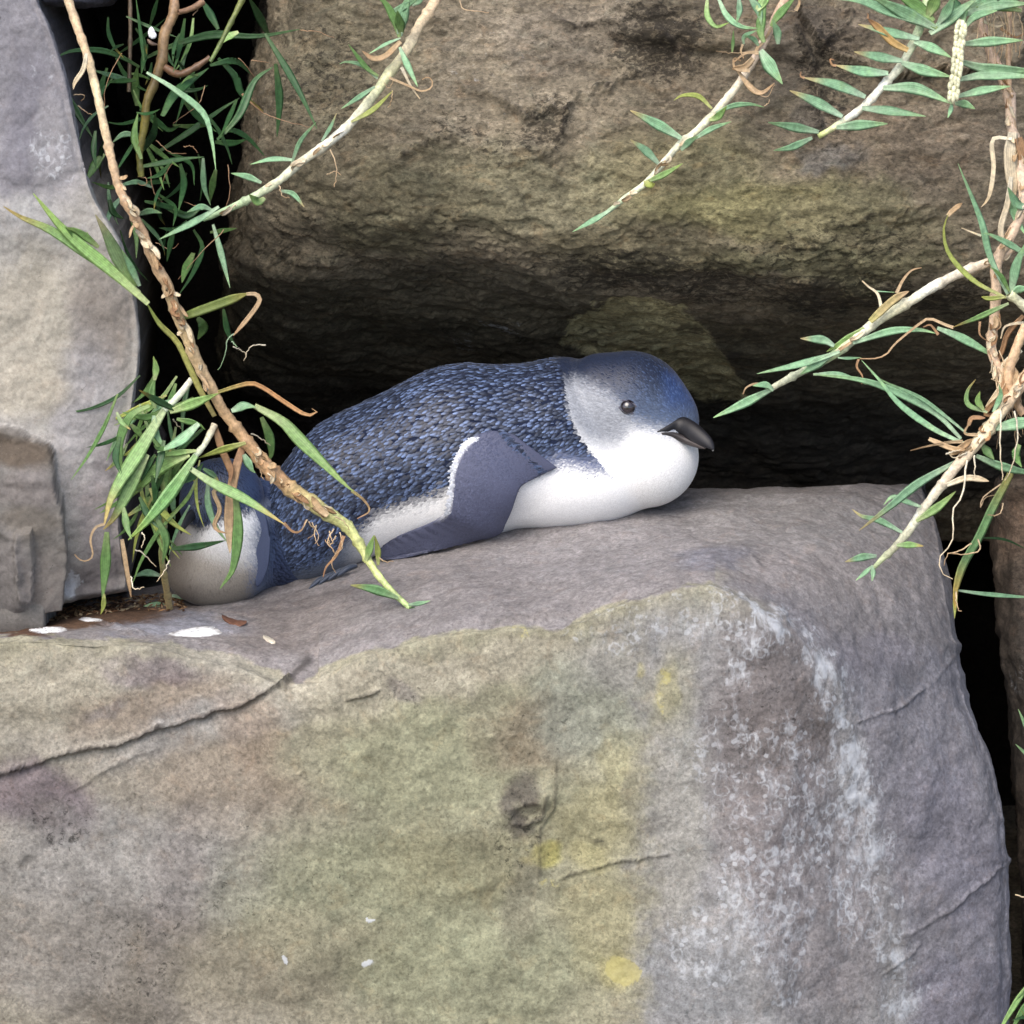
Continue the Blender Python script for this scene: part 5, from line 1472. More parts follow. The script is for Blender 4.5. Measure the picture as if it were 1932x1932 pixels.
# ---- E: the flower spike
pE = c3((1600, 60), (1578, 150), (1562, 260), (1555, 350), (1540, 470), (1524, 590))
E_ = thing('flower_spike', W(*pE[0], .04), 'short upright pale grass flower spike with leaves to its right', 'flower spike')
stem(E_, pE, [.03, .02, .02], [5, 6, 6, 5, 4], [l_(150, 190, 130), l_(214, 220, 180), l_(214, 220, 180)], 0)
qe = resample(np.array(pE), 60)
for i in range(44):
    k = 8 + i * 50 / 44; x, y = qe[int(k)]
    sd = (-1, 0.1, 1)[i % 3] + random.uniform(-.2, .2)
    cx, cy = x + sd * 7, y + random.uniform(-2, 2)
    V = []
    Vs = [(W(cx + sd * 0, cy - 9, .016)), (W(cx + sd * 1.5, cy + 11, .013))]
    ax = resample(np.array([[cx - sd * 3, cy - 8, .018 / PX], [cx, cy, .012 / PX], [cx + sd * 1.0, cy + 11, .014 / PX]]), 7)
    V, F = tube_arrays(W(ax[:, 0], ax[:, 1], ax[:, 2] * PX), np.array([1.5, 4.2, 5.2, 5.0, 4, 2.6, .5]) * PX, 7)
    mesh_obj('spikelet', V, F, M_STEM, E_, np.tile(l_(226, 226, 190) * random.uniform(.85, 1.15), (len(V), 1)))
leaf(E_, c3((1524, 580), (1518, 620), (1500, 668)), 8, GREY, .02, .015)
for pts, w in ((c3((1585, 250), (1750, 235), (1925, 228)), 17), (c3((1575, 350), (1720, 390), (1932, 400), (2020, 400)), 20), (c3((1565, 450), (1720, 425), (1960, 430), (2030, 440)), 18), (c3((1555, 545), (1700, 512), (1855, 488)), 15), (c3((1540, 585), (1600, 590), (1655, 615)), 14),
               (c3((1600, 80), (1760, 30), (1960, 20)), 22), (c3((1610, 60), (1760, -20), (1900, -70)), 24), (c3((1590, 90), (1540, 20), (1530, -40)), 18), (c3((1600, 150), (1660, 90), (1780, 60)), 14)):
    leaf(E_, pts, w, GREY, .03, .015)

WF = 1.0
# ---- F: the dry stalks and matted old leaves at the right edge
pF = c3((1650, -120), (1680, 40), (1700, 150), (1745, 300), (1800, 420), (1850, 550), (1862, 720), (1900, 850), (1918, 1000), (1925, 1180)) + c6((1720, -20), (1660, 90), (1655, 250), (1645, 400), (1632, 560), (1690, 700), (1740, 800))
F_ = runner(pF, .08, 'upright dry brown stalk with matted straw at the right edge')
sF, qF = stem(F_, pF, [.07, .055, .05, .045, .045, .045], [9, 10, 11, 10, 10, 11, 10, 9], [l_(170, 144, 124), l_(196, 168, 146), l_(212, 188, 164), l_(216, 192, 166), l_(206, 180, 152), l_(212, 184, 154), l_(216, 186, 154)], 66)
flakes(F_, qF, 4, len(qF) - 2, 42, 11, (TAN, PALE, RUST), 9)
stem(F_, c3((1860, -60), (1850, 60), (1845, 300), (1850, 560), (1880, 760)), [.06, .05, .05], [5, 5, 6], [l_(170, 140, 112), l_(186, 160, 130)], 70, 'stalk')
stem(F_, c6((1810, 430), (1760, 560), (1720, 700), (1750, 820), (1800, 900)), [.04, .04], [9, 10, 8], [l_(214, 184, 146), l_(196, 162, 126)], 40, 'stalk')
for pts, w in ((c3((1862, 785), (1755, 790), (1760, 950), (1735, 1110), (1690, 1172)), 9), (c3((1870, 750), (1855, 900), (1880, 1110)), 26), (c3((1900, 780), (1932, 900), (1925, 1080)), 22), (c3((1500, 1222), (1530, 1190), (1582, 1150)), 10), (c3((1860, 1000), (1840, 1150), (1800, 1300), (1830, 1420)), 12),
               (c6((1800, 380), (1720, 470), (1690, 560), (1660, 640)), 12), (c6((1803, 500), (1740, 600), (1720, 760)), 16), (c6((1790, 560), (1700, 640), (1680, 760), (1600, 860)), 12), (c6((1690, 620), (1760, 700), (1770, 860)), 16), (c6((1740, 660), (1700, 760), (1740, 880)), 14), (c6((1620, 560), (1680, 660), (1720, 690)), 12),
               (c6((1803, 700), (1760, 760), (1700, 900)), 16), (c6((1803, 420), (1760, 420), (1700, 440), (1680, 500)), 8), (c6((1570, 410), (1570, 480), (1620, 520)), 6), (c6((1720, 800), (1650, 830), (1600, 900), (1660, 900)), 10), (c3((1700, 120), (1780, 150), (1850, 120)), 7), (c3((1800, 160), (1880, 210), (1932, 190)), 7)):
    dry(F_, pts, w, random.choice((TAN, PALE, RUST, PALE)), .042, .042 + random.uniform(-.012, .01))
hairs(F_, [c3((1680 + i * 22, 60 + 14 * (i % 3)), (1690 + i * 22 + random.uniform(-20, 20), 180), (1670 + i * 24 + random.uniform(-40, 40), 330 + random.uniform(-60, 90))) for i in range(11)] +
      [c6((1670 + random.uniform(-40, 120), 560 + random.uniform(-60, 200)), (1690 + random.uniform(-60, 100), 760 + random.uniform(-60, 100)), (1680 + random.uniform(-60, 120), 980 + random.uniform(-100, 120))) for i in range(14)], 1.3, TAN, .04)
for pts, w, cl in ((c3((1960, 1180), (1890, 1150), (1840, 1060)), 18, GREY), (c3((1850, 1090), (1885, 1220), (1940, 1330)), 19, GREY), (c3((1660, -40), (1640, 60), (1680, 110)), 12, GREY), (c3((1760, -30), (1720, 40), (1640, 60)), 14, BRIGHT), (c3((1640, 30), (1760, 0), (1960, -20)), 24, GREY), (c3((1920, 60), (1800, 40), (1660, 40)), 16, BRIGHT)):
    leaf(F_, pts, w, cl, .045)
# the rosette on its pale branch
R_ = runner(c6((1960, 460), (1730, 270)), .05, 'star of narrow green blades on a thick pale stub at the right edge')
stem(R_, c6((1990, 470), (1900, 410), (1830, 350), (1770, 300), (1722, 262)), [.045, .03], [12, 11, 10, 9], [l_(226, 206, 176), l_(236, 232, 206), l_(226, 228, 186)], 48)
for pts, w, cl in ((c3((1840, 1665), (1740, 1450), (1690, 1250), (1558, 925)), 15, GREY), (c3((1830, 1685), (1650, 1590), (1510, 1440), (1478, 1300), (1506, 1208)), 11, YELL), (c3((1858, 1660), (1890, 1500), (1945, 1370)), 20, GREY), (c3((1960, 1460), (1880, 1400), (1750, 1332), (1700, 1320)), 13, GREY), (c3((1870, 1670), (1900, 1640), (1960, 1630)), 16, GREY),
                   (c6((1722, 315), (1570, 385), (1480, 420), (1425, 442)), 12, BRIGHTT), (c3((1850, 1650), (1800, 1560), (1740, 1510)), 10, MID)):
    leaf(R_, pts, w, cl, .03, .015)
dry(R_, c3((1690, 1335), (1640, 1315), (1578, 1290)), 5, PALE, .03); dry(R_, c3((1820, 1680), (1740, 1690), (1690, 1680)), 9, YELL, .028)

# ---- G: pale runner pointing down left at the bird's bill
pG = c6((1760, 10), (1660, 80), (1500, 140), (1350, 212), (1230, 285), (1120, 352), (1000, 430), (900, 510), (800, 585), (680, 650), (560, 712), (462, 768))
G_ = runner(pG, .06, "pale runner pointing down and left towards the penguin's bill")
sG, qG = stem(G_, pG, [.05, .045, .05, .065], [9, 9.5, 9.5, 10, 9.5, 9, 8.5, 7.5, 6], [l_(206, 178, 148), l_(230, 210, 184), l_(238, 228, 206), l_(238, 230, 206), l_(226, 224, 186), l_(232, 230, 206), l_(190, 212, 160), l_(196, 206, 176), l_(206, 204, 176)], 66)
flakes(G_, qG, 2, len(qG) - 8, 12, 8, (PALE, PALE, TAN), 5)
b = .045
for pts, w, cl in ((c6((475, 765), (320, 845), (162, 918)), 18, GREY), (c6((830, 570), (740, 600), (600, 640), (392, 686)), 15, GREY), (c6((800, 540), (740, 508), (622, 500)), 17, GREYT), (c6((900, 525), (1100, 462), (1250, 455), (1345, 475)), 15, GREY), (c6((690, 690), (830, 690), (970, 742)), 10, GREY), (c6((480, 775), (440, 745), (370, 750)), 14, GREY), (c6((820, 602), (880, 605), (945, 600)), 6, GREY),
                   (c6((960, 445), (880, 500), (760, 570)), 17, BRIGHT), (c6((780, 590), (700, 640), (620, 690)), 20, GREY), (c6((1345, 445), (1480, 500), (1665, 605)), 17, GREY)):
    leaf(G_, pts, w, cl, b, b - random.uniform(-.01, .012))
dry(G_, c6((430, 745), (380, 740), (335, 760), (318, 796)), 7, TAN, b - .004)
dry(G_, c6((1130, 260), (1165, 190), (1210, 140), (1262, 126)), 8, TAN, b - .006); dry(G_, c6((1050, 340), (1030, 265), (980, 225), (948, 195)), 8, PALE, b - .006)
dry(G_, c6((990, 410), (1110, 300), (1195, 250)), 15, (l_(206, 200, 130), l_(214, 196, 140), l_(220, 190, 150)), b - .008); dry(G_, c6((1020, 250), (1120, 256)), 3, GREY, b)
dry(G_, c6((1430, 442), (1380, 425), (1320, 398), (1280, 402), (1130, 520), (1080, 580), (1020, 605), (935, 606)), 7, TAN, b - .01); dry(G_, c6((1350, 480), (1310, 430), (1270, 440)), 7, RUST, b - .01)
dry(G_, c6((930, 610), (920, 650), (950, 700), (945, 740)), 6, RUST, b - .004)

# ---- H: lower right runner
pH = c6((1850, 640), (1790, 740), (1700, 860), (1620, 970), (1540, 1070), (1450, 1170), (1360, 1285), (1280, 1390), (1200, 1510), (1120, 1605), (1050, 1670), (1000, 1722))
H_ = runner(pH, .05, 'lower right runner hanging in front of the bare end of the ledge')
sH, qH = stem(H_, pH, [.03, .02, .015, .03, .05], [12, 12, 12, 11.5, 10, 9, 9, 7.5, 4], [l_(206, 176, 140), l_(220, 190, 156), l_(232, 216, 180), l_(226, 206, 172), l_(226, 210, 186), l_(238, 230, 206), l_(234, 232, 206), l_(206, 206, 176), l_(180, 200, 150)], 60)
flakes(H_, qH, 2, int(len(qH) * .45), 20, 12, (TAN, PALE, RUST), 8)
b = .01
for pts, w, cl in ((c6((1500, 1060), (1330, 980), (1150, 850), (1040, 720), (945, 615)), 13, GREY), (c6((1510, 1010), (1400, 920), (1250, 810), (1080, 735), (995, 685)), 8, GREY), (c6((1470, 1030), (1330, 890), (1100, 770), (920, 715), (690, 690)), 15, GREY), (c6((1435, 1155), (1240, 1270), (1080, 1400), (932, 1514)), 18, GREYT), (c6((1260, 1390), (1180, 1360), (1110, 1335), (1060, 1380)), 12, GREY),
                   (c6((1160, 1525), (1040, 1462), (950, 1440), (895, 1402)), 13, GREYT), (c6((1235, 1465), (1350, 1390), (1442, 1308)), 17, BRIGHT), (c6((1130, 1592), (1200, 1590), (1272, 1596)), 13, BRIGHTT), (c6((1025, 1650), (950, 1655), (858, 1680)), 15, GREYT), (c6((1005, 1700), (960, 1740), (914, 1778)), 9, GREY), (c6((1000, 1700), (1006, 1740), (1000, 1782)), 10, GREY),
                   (c6((1550, 1120), (1680, 1175), (1803, 1205), (1900, 1215)), 18, GREY), (c6((1580, 1060), (1620, 1110), (1645, 1140)), 18, MID), (c6((1640, 975), (1803, 945), (1920, 940)), 24, GREY), (c6((1610, 890), (1510, 850), (1505, 780), (1548, 715)), 11, BRIGHTT), (c6((1590, 880), (1560, 830), (1570, 780)), 13, BRIGHT), (c6((1640, 890), (1680, 800), (1670, 740)), 12, GREY), (c6((1780, 1060), (1760, 1120), (1790, 1180)), 18, MID)):
    leaf(H_, pts, w, cl, b + .01, b + random.uniform(-.015, .02))
for pts, w, cl in ((c6((1480, 1045), (1400, 1050), (1290, 1070), (1203, 1092)), 8, TAN), (c6((1395, 1275), (1480, 1242), (1540, 1238), (1618, 1254)), 12, PALE), (c6((1410, 1110), (1470, 1080), (1530, 1030)), 14, TAN), (c6((1510, 960), (1530, 920), (1600, 920)), 9, RUST), (c6((1300, 1030), (1420, 1080), (1500, 1090)), 10, TAN), (c6((1560, 1010), (1490, 1000), (1520, 940)), 8, TAN)):
    dry(H_, pts, w, cl, b + .004, b)
hairs(H_, [c6((1500, 1140), (1480, 1320), (1430, 1400), (1430, 1560), (1365, 1650), (1362, 1735), (1422, 1772)), c6((1540, 1120), (1545, 1180), (1538, 1240)), c6((1680, 880), (1678, 1060), (1690, 1250)), c6((1752, 880), (1770, 1000), (1745, 1160), (1700, 1250)), c6((1390, 1110), (1420, 1100), (1480, 1085)), c6((1500, 1100), (1440, 1130), (1410, 1115))], 2.0, PALE, b)

# ---- hanging blade beside the black gap
T_ = thing('grass_tuft', W(*c6((1720, 1225))[0], .04), 'single drooping blade with curling threads beside the black gap', 'grass', 'grass tufts in the cracks')
leaf(T_, c6((1740, 1170), (1725, 1230), (1640, 1390), (1560, 1560), (1480, 1700), (1440, 1840), (1440, 1935)), 18, (l_(186, 180, 110), l_(128, 170, 116), l_(206, 176, 96)), .04, .06, .2, 'strap')
leaf(T_, c6((1450, 1830), (1600, 1850), (1810, 1866), (1900, 1868)), 9, GREY, .06, .1); leaf(T_, c6((1570, 1552), (1700, 1562), (1820, 1615)), 5, DARK, .06, .12)
leaf(T_, c6((1452, 1820), (1440, 1880), (1436, 1980)), 9, YELL, .06, .06)
hairs(T_, [c6((1680, 1270), (1590, 1340), (1575, 1400), (1600, 1340), (1690, 1320), (1700, 1290)), c6((1690, 1370), (1680, 1420), (1640, 1436), (1610, 1430)), c6((1560, 1560), (1570, 1620), (1480, 1640), (1395, 1632)), c6((1445, 1840), (1455, 1930), (1475, 1938)), c6((1530, 1580), (1470, 1620), (1400, 1640), (1380, 1700))], 1.7, TAN, .045)

# ---- tufts at the right and lower right margins
T2 = thing('grass_tuft', W(1950, 1900, .1), 'green blades poking in at the bottom right corner', 'grass', 'grass tufts in the cracks')
for pts, w, cl in (([(1955, 1840), (1925, 1880), (1893, 1932), (1880, 1960)], 13, BRIGHT), ([(1975, 1870), (1935, 1900), (1905, 1950)], 16, MID), ([(1960, 1800), (1940, 1860), (1915, 1890)], 9, MID), ([(1990, 1920), (1940, 1918), (1910, 1925)], 12, DARK), ([(1985, 1950), (1950, 1932), (1925, 1905)], 10, BRIGHT)):
    leaf(T2, pts, w, cl, .10, .07)
T3 = thing('grass_tuft', W(1975, 1400, .12), 'two blade tips at the right margin beyond the black gap', 'grass', 'grass tufts in the cracks')
for pts, w in (([(1990, 1420), (1945, 1385), (1921, 1338)], 12), ([(1995, 1470), (1950, 1435), (1916, 1404)], 14)): leaf(T3, pts, w, GREY, .12, .10)
hairs(T3, [[(2000, 1700), (1950, 1696), (1916, 1688)]], 3.0, PALE, .10)

# ---- I: the tangle in the dark crevice
I_ = thing('grass_clump', W(300, -60, .16), 'tangled dark green grass deep in the shaded crevice behind the tall boulder', 'grass')
dI = .13
def ci(*q): return c1(*q)
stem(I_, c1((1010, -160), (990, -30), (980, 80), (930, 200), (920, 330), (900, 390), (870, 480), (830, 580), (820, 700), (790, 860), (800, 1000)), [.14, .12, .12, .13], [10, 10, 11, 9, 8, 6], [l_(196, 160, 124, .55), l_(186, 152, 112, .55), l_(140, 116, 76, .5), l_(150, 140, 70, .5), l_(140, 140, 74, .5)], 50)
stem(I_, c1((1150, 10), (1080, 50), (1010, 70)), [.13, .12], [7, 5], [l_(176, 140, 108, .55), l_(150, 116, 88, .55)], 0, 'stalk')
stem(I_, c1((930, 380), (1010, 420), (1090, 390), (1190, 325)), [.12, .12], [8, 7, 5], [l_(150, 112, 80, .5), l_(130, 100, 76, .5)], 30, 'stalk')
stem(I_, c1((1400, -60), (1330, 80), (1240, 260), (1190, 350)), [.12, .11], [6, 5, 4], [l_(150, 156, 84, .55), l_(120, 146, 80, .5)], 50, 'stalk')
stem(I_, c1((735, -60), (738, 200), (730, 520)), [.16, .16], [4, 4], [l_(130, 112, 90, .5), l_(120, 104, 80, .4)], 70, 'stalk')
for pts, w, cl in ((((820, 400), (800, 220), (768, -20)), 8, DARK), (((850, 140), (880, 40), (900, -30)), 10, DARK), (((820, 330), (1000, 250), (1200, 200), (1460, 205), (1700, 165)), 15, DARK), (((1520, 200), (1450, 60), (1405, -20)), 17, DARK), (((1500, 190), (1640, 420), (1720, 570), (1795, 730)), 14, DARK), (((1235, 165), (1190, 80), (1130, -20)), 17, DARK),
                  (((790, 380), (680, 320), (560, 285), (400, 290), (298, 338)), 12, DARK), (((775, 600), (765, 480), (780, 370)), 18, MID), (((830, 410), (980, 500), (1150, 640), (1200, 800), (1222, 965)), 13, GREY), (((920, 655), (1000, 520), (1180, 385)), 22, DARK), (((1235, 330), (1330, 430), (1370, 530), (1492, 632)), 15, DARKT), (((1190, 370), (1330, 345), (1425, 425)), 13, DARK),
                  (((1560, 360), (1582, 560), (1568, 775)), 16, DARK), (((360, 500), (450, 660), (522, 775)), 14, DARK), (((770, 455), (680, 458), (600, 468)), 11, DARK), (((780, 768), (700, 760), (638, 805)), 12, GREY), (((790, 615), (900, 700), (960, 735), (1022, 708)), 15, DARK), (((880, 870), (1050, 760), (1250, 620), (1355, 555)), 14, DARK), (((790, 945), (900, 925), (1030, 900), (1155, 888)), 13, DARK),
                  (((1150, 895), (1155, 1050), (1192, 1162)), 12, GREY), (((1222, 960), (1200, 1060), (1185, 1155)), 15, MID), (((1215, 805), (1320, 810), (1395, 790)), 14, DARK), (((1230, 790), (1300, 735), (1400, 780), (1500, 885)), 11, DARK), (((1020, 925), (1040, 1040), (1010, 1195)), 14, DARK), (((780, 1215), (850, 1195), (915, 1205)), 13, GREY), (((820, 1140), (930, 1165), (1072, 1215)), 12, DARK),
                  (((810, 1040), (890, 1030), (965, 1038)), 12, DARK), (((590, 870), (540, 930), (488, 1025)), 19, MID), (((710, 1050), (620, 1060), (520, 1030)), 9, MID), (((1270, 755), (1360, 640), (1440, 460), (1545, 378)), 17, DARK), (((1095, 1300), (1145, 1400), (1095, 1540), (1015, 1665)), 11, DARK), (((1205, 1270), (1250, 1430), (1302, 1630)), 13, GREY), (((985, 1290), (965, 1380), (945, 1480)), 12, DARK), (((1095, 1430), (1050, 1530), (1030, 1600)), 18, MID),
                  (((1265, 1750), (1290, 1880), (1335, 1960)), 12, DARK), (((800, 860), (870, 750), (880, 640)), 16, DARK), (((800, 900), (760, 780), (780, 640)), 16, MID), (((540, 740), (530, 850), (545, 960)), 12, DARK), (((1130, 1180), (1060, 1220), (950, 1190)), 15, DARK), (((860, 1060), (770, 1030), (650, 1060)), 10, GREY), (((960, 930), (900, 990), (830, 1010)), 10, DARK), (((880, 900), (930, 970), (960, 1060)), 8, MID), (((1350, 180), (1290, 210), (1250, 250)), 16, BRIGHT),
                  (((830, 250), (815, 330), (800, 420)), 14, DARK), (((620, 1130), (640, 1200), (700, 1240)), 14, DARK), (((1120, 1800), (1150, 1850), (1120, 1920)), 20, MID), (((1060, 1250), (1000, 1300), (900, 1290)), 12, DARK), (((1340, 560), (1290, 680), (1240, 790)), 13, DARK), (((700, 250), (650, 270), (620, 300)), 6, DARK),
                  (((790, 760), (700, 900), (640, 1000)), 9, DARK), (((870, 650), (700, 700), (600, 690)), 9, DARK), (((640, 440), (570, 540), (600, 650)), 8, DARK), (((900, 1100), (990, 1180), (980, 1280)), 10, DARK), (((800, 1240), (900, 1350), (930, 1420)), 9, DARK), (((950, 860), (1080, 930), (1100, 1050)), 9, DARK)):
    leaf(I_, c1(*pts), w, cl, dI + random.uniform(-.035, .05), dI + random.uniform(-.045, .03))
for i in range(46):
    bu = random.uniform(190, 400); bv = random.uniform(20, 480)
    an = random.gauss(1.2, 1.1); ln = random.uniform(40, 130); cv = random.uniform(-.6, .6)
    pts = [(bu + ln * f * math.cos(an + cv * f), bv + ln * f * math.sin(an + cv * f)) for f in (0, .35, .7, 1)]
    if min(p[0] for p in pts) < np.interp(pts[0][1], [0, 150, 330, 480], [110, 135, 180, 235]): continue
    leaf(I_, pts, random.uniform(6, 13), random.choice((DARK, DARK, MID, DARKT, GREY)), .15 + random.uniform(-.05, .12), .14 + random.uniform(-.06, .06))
dry(I_, c1((1370, 530), (1420, 580), (1490, 640)), 6, RUST, dI)
hairs(I_, [c1((1160, 480), (1120, 590), (980, 700)), c1((880, 790), (960, 860), (1050, 870)), c1((1490, 640), (1620, 690), (1760, 720)), c1((1420, 340), (1460, 345), (1520, 355)), c1((1350, 330), (1400, 380), (1440, 440)), c1((1690, 170), (1800, 180), (1890, 215)), c1((850, 950), (870, 1080), (960, 1180)), c1((780, 1000), (830, 1010), (820, 1050), (780, 1040)),
           c1((1090, 90), (1130, 40), (1140, 10)), c1((1290, 930), (1300, 1100), (1260, 1200)), c1((690, 300), (600, 480), (590, 700)), c1((1010, 900), (950, 960), (900, 1080)), c1((1270, 1300), (1130, 1440), (1010, 1580)), c1((880, 1370), (960, 1410), (1010, 1380)), c1((1160, 1160), (1110, 1165), (1040, 1140)), c1((1040, 830), (1090, 830), (1120, 870))], 1.1, RUST, dI)

# ---- J: the bright tuft in front of the tall boulder
J_ = thing('grass_clump', W(*c4((920, 760))[0], .07), 'bright broad-bladed grass tuft before the tall boulder, hiding the second penguin', 'grass')
j = .055
def jl(pts, w, cl, a=None, b_=None, sag=0.0):
    leaf(J_, pts, w, cl, j if a is None else a, (j + random.uniform(-.02, .02)) if b_ is None else b_, None, 'blade', sag)
leaf(J_, c4((1215, 425), (1130, 270), (1060, 120)) + c1((1000, 1932), (900, 1830), (825, 1705)), 13, (l_(226, 214, 150), l_(226, 226, 140), l_(176, 200, 110)), .07, .02, .2, 'strap')
for pts, w, cl in ((((840, 1720), (640, 1540), (380, 1320), (188, 1095)), 24, BRIGHT), (((790, 1660), (560, 1480), (300, 1310), (120, 1230), (20, 1168)), 22, BRIGHTT), (((770, 1620), (690, 1500), (600, 1320), (540, 1215)), 26, (l_(150, 184, 110), l_(140, 170, 120), l_(196, 190, 150))), (((790, 1620), (730, 1490), (690, 1415)), 15, GREY), (((560, 1400), (440, 1310), (365, 1288)), 15, BRIGHT), (((500, 1320), (440, 1340), (370, 1290)), 12, MID)):
    leaf(J_, c1(*pts), w, cl, .02, -.005)
leaf(J_, c1((1030, 1795), (1200, 1735), (1405, 1660)), 18, (l_(140, 160, 90), l_(140, 158, 90), l_(170, 168, 96)), .03, .01, .1, 'strap')
dry(J_, c1((1395, 1665), (1445, 1665), (1470, 1700), (1420, 1780), (1320, 1900)), 9, TAN, .01)
stem(J_, c4((1085, 215), (1010, 310), (930, 390)), [.06, .055], [6, 7, 6], [l_(226, 224, 206), l_(206, 222, 190)], 0, 'stalk')
stem(J_, c4((1215, 470), (1160, 580), (1100, 655)), [.07, .06], [7, 6, 6], [l_(226, 214, 186), l_(206, 220, 190)], 40, 'stalk')
stem(J_, c4((890, 680), (925, 820), (930, 1000), (915, 1200), (935, 1360), (962, 1520)), [.07, .09, .12, ledge_d(320, 1150) - .005], [5, 6, 6, 6, 7, 7], [l_(150, 176, 110), l_(160, 164, 110), l_(150, 156, 100), l_(176, 158, 110), l_(184, 166, 120)], 44, 'stalk')
for pts, w, cl in ((((935, 380), (800, 600), (640, 860), (588, 1045)), 29, BRIGHTT), (((835, 640), (740, 820), (650, 990), (585, 1065)), 25, BRIGHTT), (((1110, 645), (970, 850), (840, 1010), (725, 1125)), 27, (l_(176, 208, 150), l_(150, 200, 128), l_(176, 204, 110))), (((1070, 640), (900, 720), (745, 875)), 27, BRIGHT), (((1390, 575), (1240, 620), (1120, 662)), 16, YELL),
                  (((1110, 620), (980, 635), (880, 655)), 13, BRIGHT), (((1125, 465), (1020, 560), (890, 628)), 23, GREY), (((845, 365), (740, 420), (680, 560), (690, 745)), 20, MID), (((680, 540), (655, 660), (692, 765)), 14, DARK), (((700, 940), (718, 1050), (745, 1120)), 15, MID), (((605, 1080), (597, 1260), (580, 1460)), 21, MID), (((590, 1430), (585, 1500), (570, 1545)), 10, YELL),
                  (((880, 990), (940, 1120), (920, 1260)), 18, MID), (((790, 880), (840, 990), (900, 1060)), 14, DARK), (((1070, 715), (1200, 800), (1400, 900), (1610, 1035)), 21, BRIGHTT), (((1330, 860), (1348, 1050), (1320, 1280), (1245, 1400)), 21, MID), (((1000, 440), (1120, 470), (1160, 500)), 14, MID), (((960, 400), (1100, 350), (1235, 295)), 21, BRIGHT), (((1000, 390), (900, 340), (785, 275)), 15, DARKT),
                  (((875, 220), (882, 150), (868, 85)), 15, BRIGHT), (((880, 380), (860, 300), (880, 200)), 14, MID), (((940, 380), (870, 420), (800, 430), (690, 400)), 14, MID), (((1000, 330), (920, 360), (850, 410)), 13, GREY), (((1310, 395), (1380, 365), (1450, 372)), 19, GREY), (((1440, 365), (1600, 455), (1700, 560), (1932, 790), (2000, 850)), 25, BRIGHT),
                  (((1380, 640), (1420, 720), (1445, 745)), 19, GREY), (((860, 760), (880, 860), (870, 960)), 13, DARK), (((930, 560), (900, 700), (880, 800)), 15, DARK), (((960, 600), (900, 610), (870, 590)), 10, MID), (((880, 640), (830, 720), (800, 800)), 12, DARK), (((870, 420), (880, 520), (930, 600)), 16, GREY), (((740, 470), (780, 510), (820, 560)), 13, BRIGHT), (((660, 400), (690, 460), (740, 500)), 10, BRIGHTT), (((1020, 800), (1090, 760), (1150, 690)), 20, DARK), (((1150, 720), (1210, 760), (1240, 800)), 12, DARKT)):
    jl(c4(*pts), w, cl)
for i in range(40):                     # the thatch of thinner blades behind the broad ones
    bu = random.gauss(318, 42); bv = random.uniform(690, 960)
    an = random.gauss(1.75, .55); ln = random.uniform(60, 190); cv = random.uniform(-.5, .5)
    pts = [(bu + ln * f * math.cos(an + cv * f), bv + ln * f * math.sin(an + cv * f)) for f in (0, .35, .7, 1)]
    if max(p[1] for p in pts) > 1120: continue
    jl(pts, random.uniform(7, 15), random.choice((MID, MID, BRIGHT, GREY, BRIGHTT, DARK, YELL)), .075 + random.uniform(-.015, .02), .095 + random.uniform(-.015, .02))
for pts, w, cl in (((1480, 430), (1525, 540), (1535, 640), (1500, 690)), 18, MID), (((970, 1175), (1120, 1160), (1275, 1128)), 15, DARK), (((960, 1125), (990, 1160), (1032, 1212)), 6, MID):
    jl(c4(*pts), w, cl, .085, .10)
g = ledge_d(330, 1140) - .004
for pts, w, cl in (((905, 1325), (830, 1310), (755, 1332)), 15, GREY), (((970, 1440), (1100, 1455), (1235, 1472)), 14, GREY), (((960, 1510), (880, 1490), (810, 1500)), 13, GREY): jl(c4(*pts), w, cl, g - .004, g - .006)
dry(J_, c4((592, 1035), (540, 1055), (512, 1120), (525, 1210), (490, 1243), (450, 1235), (422, 1205)), 6, TAN, .04)
dry(J_, c4((1605, 1028), (1660, 1078), (1705, 1070), (1732, 1010)), 7, RUST, .08); dry(J_, c4((1990, 845), (2060, 900), (2090, 960)) + c7((1440, 712)), 8, (l_(186, 176, 120), l_(186, 158, 118), l_(176, 140, 110)), .05)
dry(J_, c4((1375, 590), (1330, 740), (1302, 900), (1296, 1050), (1302, 1200)), 19, (l_(196, 156, 124), l_(190, 160, 124), l_(196, 176, 146)), .075)
dry(J_, c4((1215, 480), (1255, 610), (1305, 730), (1300, 800)), 14, RUST, .072); dry(J_, c4((1270, 820), (1210, 850), (1245, 950), (1215, 1030), (1230, 1070), (1285, 1086)), 9, TAN, .075)
dry(J_, c4((1220, 292), (1400, 240), (1480, 258), (1590, 330), (1720, 412), (1780, 412), (1795, 385), (1765, 380)), 9, (l_(176, 170, 100), l_(196, 150, 104), l_(206, 166, 120)), .05)
dry(J_, c4((690, 1120), (715, 1280), (742, 1450)), 11, TAN, .10)
hairs(J_, [c4((765, 1180), (820, 1210), (885, 1275)), c4((800, 1080), (820, 1110), (800, 1170)), c4((960, 1240), (930, 1300), (890, 1360)), c4((980, 440), (1000, 470), (1025, 490)), c4((1420, 520), (1480, 550), (1530, 590)), c4((740, 1330), (760, 1400), (820, 1390)), c4((1500, 20), (1420, 30), (1380, 110)), c4((1320, 30), (1380, 60), (1395, 85))], 1.6, PALE, .08)
hairs(J_, [c1((1330, 1890), (1290, 1920)) + c4((1270, 90), (1240, 160)), c1((1310, 1932), (1340, 1960))], 1.4, GREY, .08, 'tendrils')

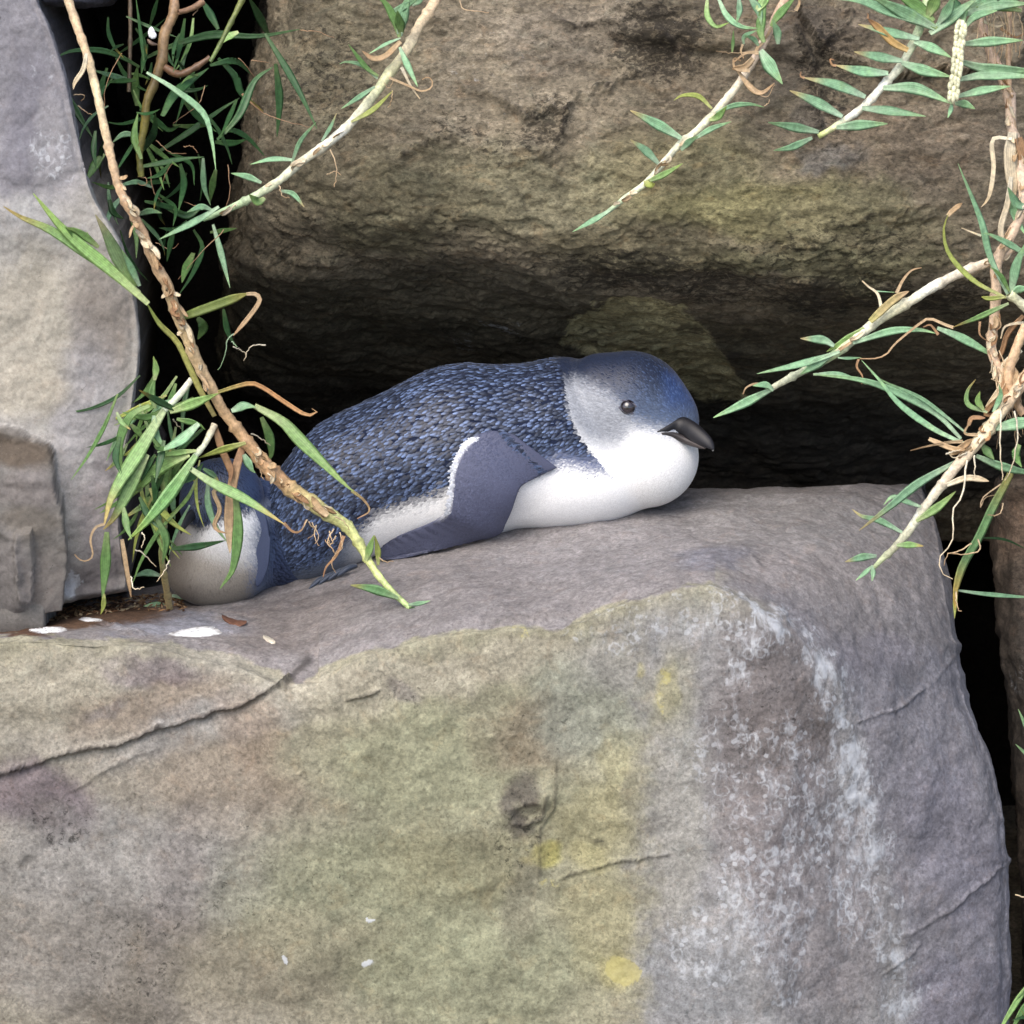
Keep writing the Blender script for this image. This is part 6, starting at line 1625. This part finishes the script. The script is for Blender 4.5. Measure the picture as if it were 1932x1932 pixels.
# ================================================================== SMALL THINGS ON THE STONES
# snail on the old stalk
sn = np.array([288., 65.])
snail = thing('snail', W(sn[0], sn[1] + 14, .105), 'little white snail shell on a stalk in the crevice', 'snail')
a = np.linspace(0, 2 * np.pi * 2.6, 90)
R = 11.5 * np.exp(-.20 * (a[::-1]))[::-1] if False else 11.0 * np.exp(.22 * (a - a[-1]))
ctr = np.stack([sn[0] + 2 + R * .62 * np.cos(a + .8), sn[1] + R * .78 * np.sin(a + .8), (.10 / PX) - 9 * (1 - R / R[-1])], 1)
V, F = tube_arrays(W(ctr[:, 0], ctr[:, 1], ctr[:, 2] * PX), R * .72 * PX, 14)
mesh_obj('shell', V, F, M_CHALK, snail, np.repeat(np.where((np.sin(a * 9) > .8)[:, None], lin(196, 200, 206) * .8, np.array([.80, .82, .84])), 14, 0))
bx = resample(np.array([[278, 74, .104 / PX], [286, 82, .104 / PX], [297, 84, .105 / PX]]), 8)
V, F = tube_arrays(W(bx[:, 0], bx[:, 1], bx[:, 2] * PX), np.array([1, 3, 4, 4, 4, 3.4, 2.5, .8]) * PX, 8)
mesh_obj('foot', V, F, M_STEM, snail, np.tile(l_(120, 100, 84), (len(V), 1)))

# bird droppings: thin chalky splashes lying on the ledge
def splash(name, label, cu, cv, ru, rv, seed, col, group):
    rg = np.random.default_rng(seed)
    nr, na = 9, 48
    an = np.linspace(0, 2 * np.pi, na, endpoint=False)
    edge = 1 + .16 * np.sin(an * 2 + rg.uniform(0, 6)) + .10 * np.sin(an * 3 + rg.uniform(0, 6)) + .06 * np.sin(an * 5 + rg.uniform(0, 6)) + .03 * np.sin(an * 9 + rg.uniform(0, 6))
    P = [];
    for i in range(nr):
        f = i / (nr - 1)
        for k in range(na):
            u = cu + ru * f * edge[k] * math.cos(an[k]); v = cv + rv * f * edge[k] * math.sin(an[k])
            P.append((u, v, ledge_d(u, v) - (.0022 * (1 - f ** 3) - .0012 * f ** 6)))
    P = np.array(P)
    V = W(P[:, 0], P[:, 1], P[:, 2])
    ix = np.arange(nr * na).reshape(nr, na)
    F = np.stack([ix[:-1], np.roll(ix, -1, 1)[:-1], np.roll(ix, -1, 1)[1:], ix[1:]], -1).reshape(-1, 4)
    ff_ = np.repeat(np.linspace(0, 1, nr), na)
    mx = (sstep(.6, 1.0, ff_ + .10 * RNG.normal(0, 1, len(ff_))))[:, None]
    return tag(mesh_obj(name, V, F, M_CHALK, None, col * (1 - mx) + lin(158, 154, 150) * .85 * mx), label, 'dropping', group)
W_ = np.array([.80, .82, .84])
splash('bird_dropping', 'large white dropping on the ledge below the second penguin', 372, 1193, 52, 11, 1, W_, 'droppings on the ledge')
splash('bird_dropping', 'white dropping at the brown soil edge under the tall boulder', 88, 1188, 34, 9, 2, W_, 'droppings on the ledge')
splash('bird_dropping', 'small white smear on the ledge just behind the soil-edge dropping', 170, 1169, 22, 5, 3, W_ * .85, 'droppings on the ledge')
# chips lying on the ledge
def chip(name, label, cat, cu, cv, ln, wd, th, ang, col, mat=None, curl=0.0):
    a = math.radians(ang)
    n = 9
    V = []
    for i in range(n):
        f = i / (n - 1) * 2 - 1
        hw = wd * (1 - abs(f) ** 3 * .75) * (1 + .12 * math.sin(i * 2.3))
        for x, z in ((-1, 0), (-.7, 1), (.7, 1), (1, 0)):
            u = cu + ln * f * math.cos(a) - hw * x * math.sin(a); v = cv + ln * f * math.sin(a) + hw * x * math.cos(a)
            V.append(W(u, v, ledge_d(u, v)) + UPV * (th * z - .0006 + curl * f * f))
    F = []
    for i in range(n - 1):
        for k in range(4): F.append((i * 4 + k, i * 4 + (k + 1) % 4, i * 4 + 4 + (k + 1) % 4, i * 4 + 4 + k))
    F += [(0, 1, 2, 3), (n * 4 - 1, n * 4 - 2, n * 4 - 3, n * 4 - 4)]
    return tag(mesh_obj(name, np.array(V), np.array(F), mat or M_STEM, None, np.tile(col, (n * 4, 1))), label, cat)
chip('wood_chip', 'pale splinter of wood lying on the ledge near the end of the crack', 'wood chip', 508, 1208, 13, 4.5, .002, 28, l_(226, 216, 196, .8))
chip('dead_leaf', 'curled red brown dead leaf lying on the ledge', 'leaf', 442, 1174, 24, 6, .0012, 14, l_(130, 92, 74), M_DRY, .003)
# plant litter on the soil at the foot of the tall boulder
Vs, Fs, Cs = [], [], []; off = 0
for i in range(520):
    u = random.uniform(-20, 350); v = np.interp(u, [0, 110, 160, 240, 350], [1176, 1160, 1150, 1140, 1138]) + random.uniform(-18, 18) * np.interp(u, [0, 350], [.5, .9])
    d = ledge_d(u, v)
    if d > .4: continue
    p0 = W(u, v, d) + UPV * .001
    a = random.uniform(0, 6.28); ln = random.uniform(.003, .011); wd = random.uniform(.0006, .0018)
    t = np.array([math.cos(a), math.sin(a), random.uniform(-.1, .35)]); s = np.array([-math.sin(a), math.cos(a), random.uniform(-.4, .4)])
    Vs.append(np.array([p0 - t * ln / 2, p0 + s * wd, p0 + t * ln / 2, p0 - s * wd, p0 + np.array([0, 0, .0012])]))
    Fs.append(np.array([(0, 1, 4), (1, 2, 4), (2, 3, 4), (3, 0, 4)]) + off); off += 5
    Cs.append(np.tile(random.choice((TAN[1], RUST[1], RUST[2], l_(110, 78, 54), l_(90, 64, 46), PALE[2])) * random.uniform(.5, 1), (5, 1)))
tag(mesh_obj('plant_litter', np.concatenate(Vs), np.concatenate(Fs), M_DRY, None, np.concatenate(Cs), np.zeros((off, 3))), kind='stuff')
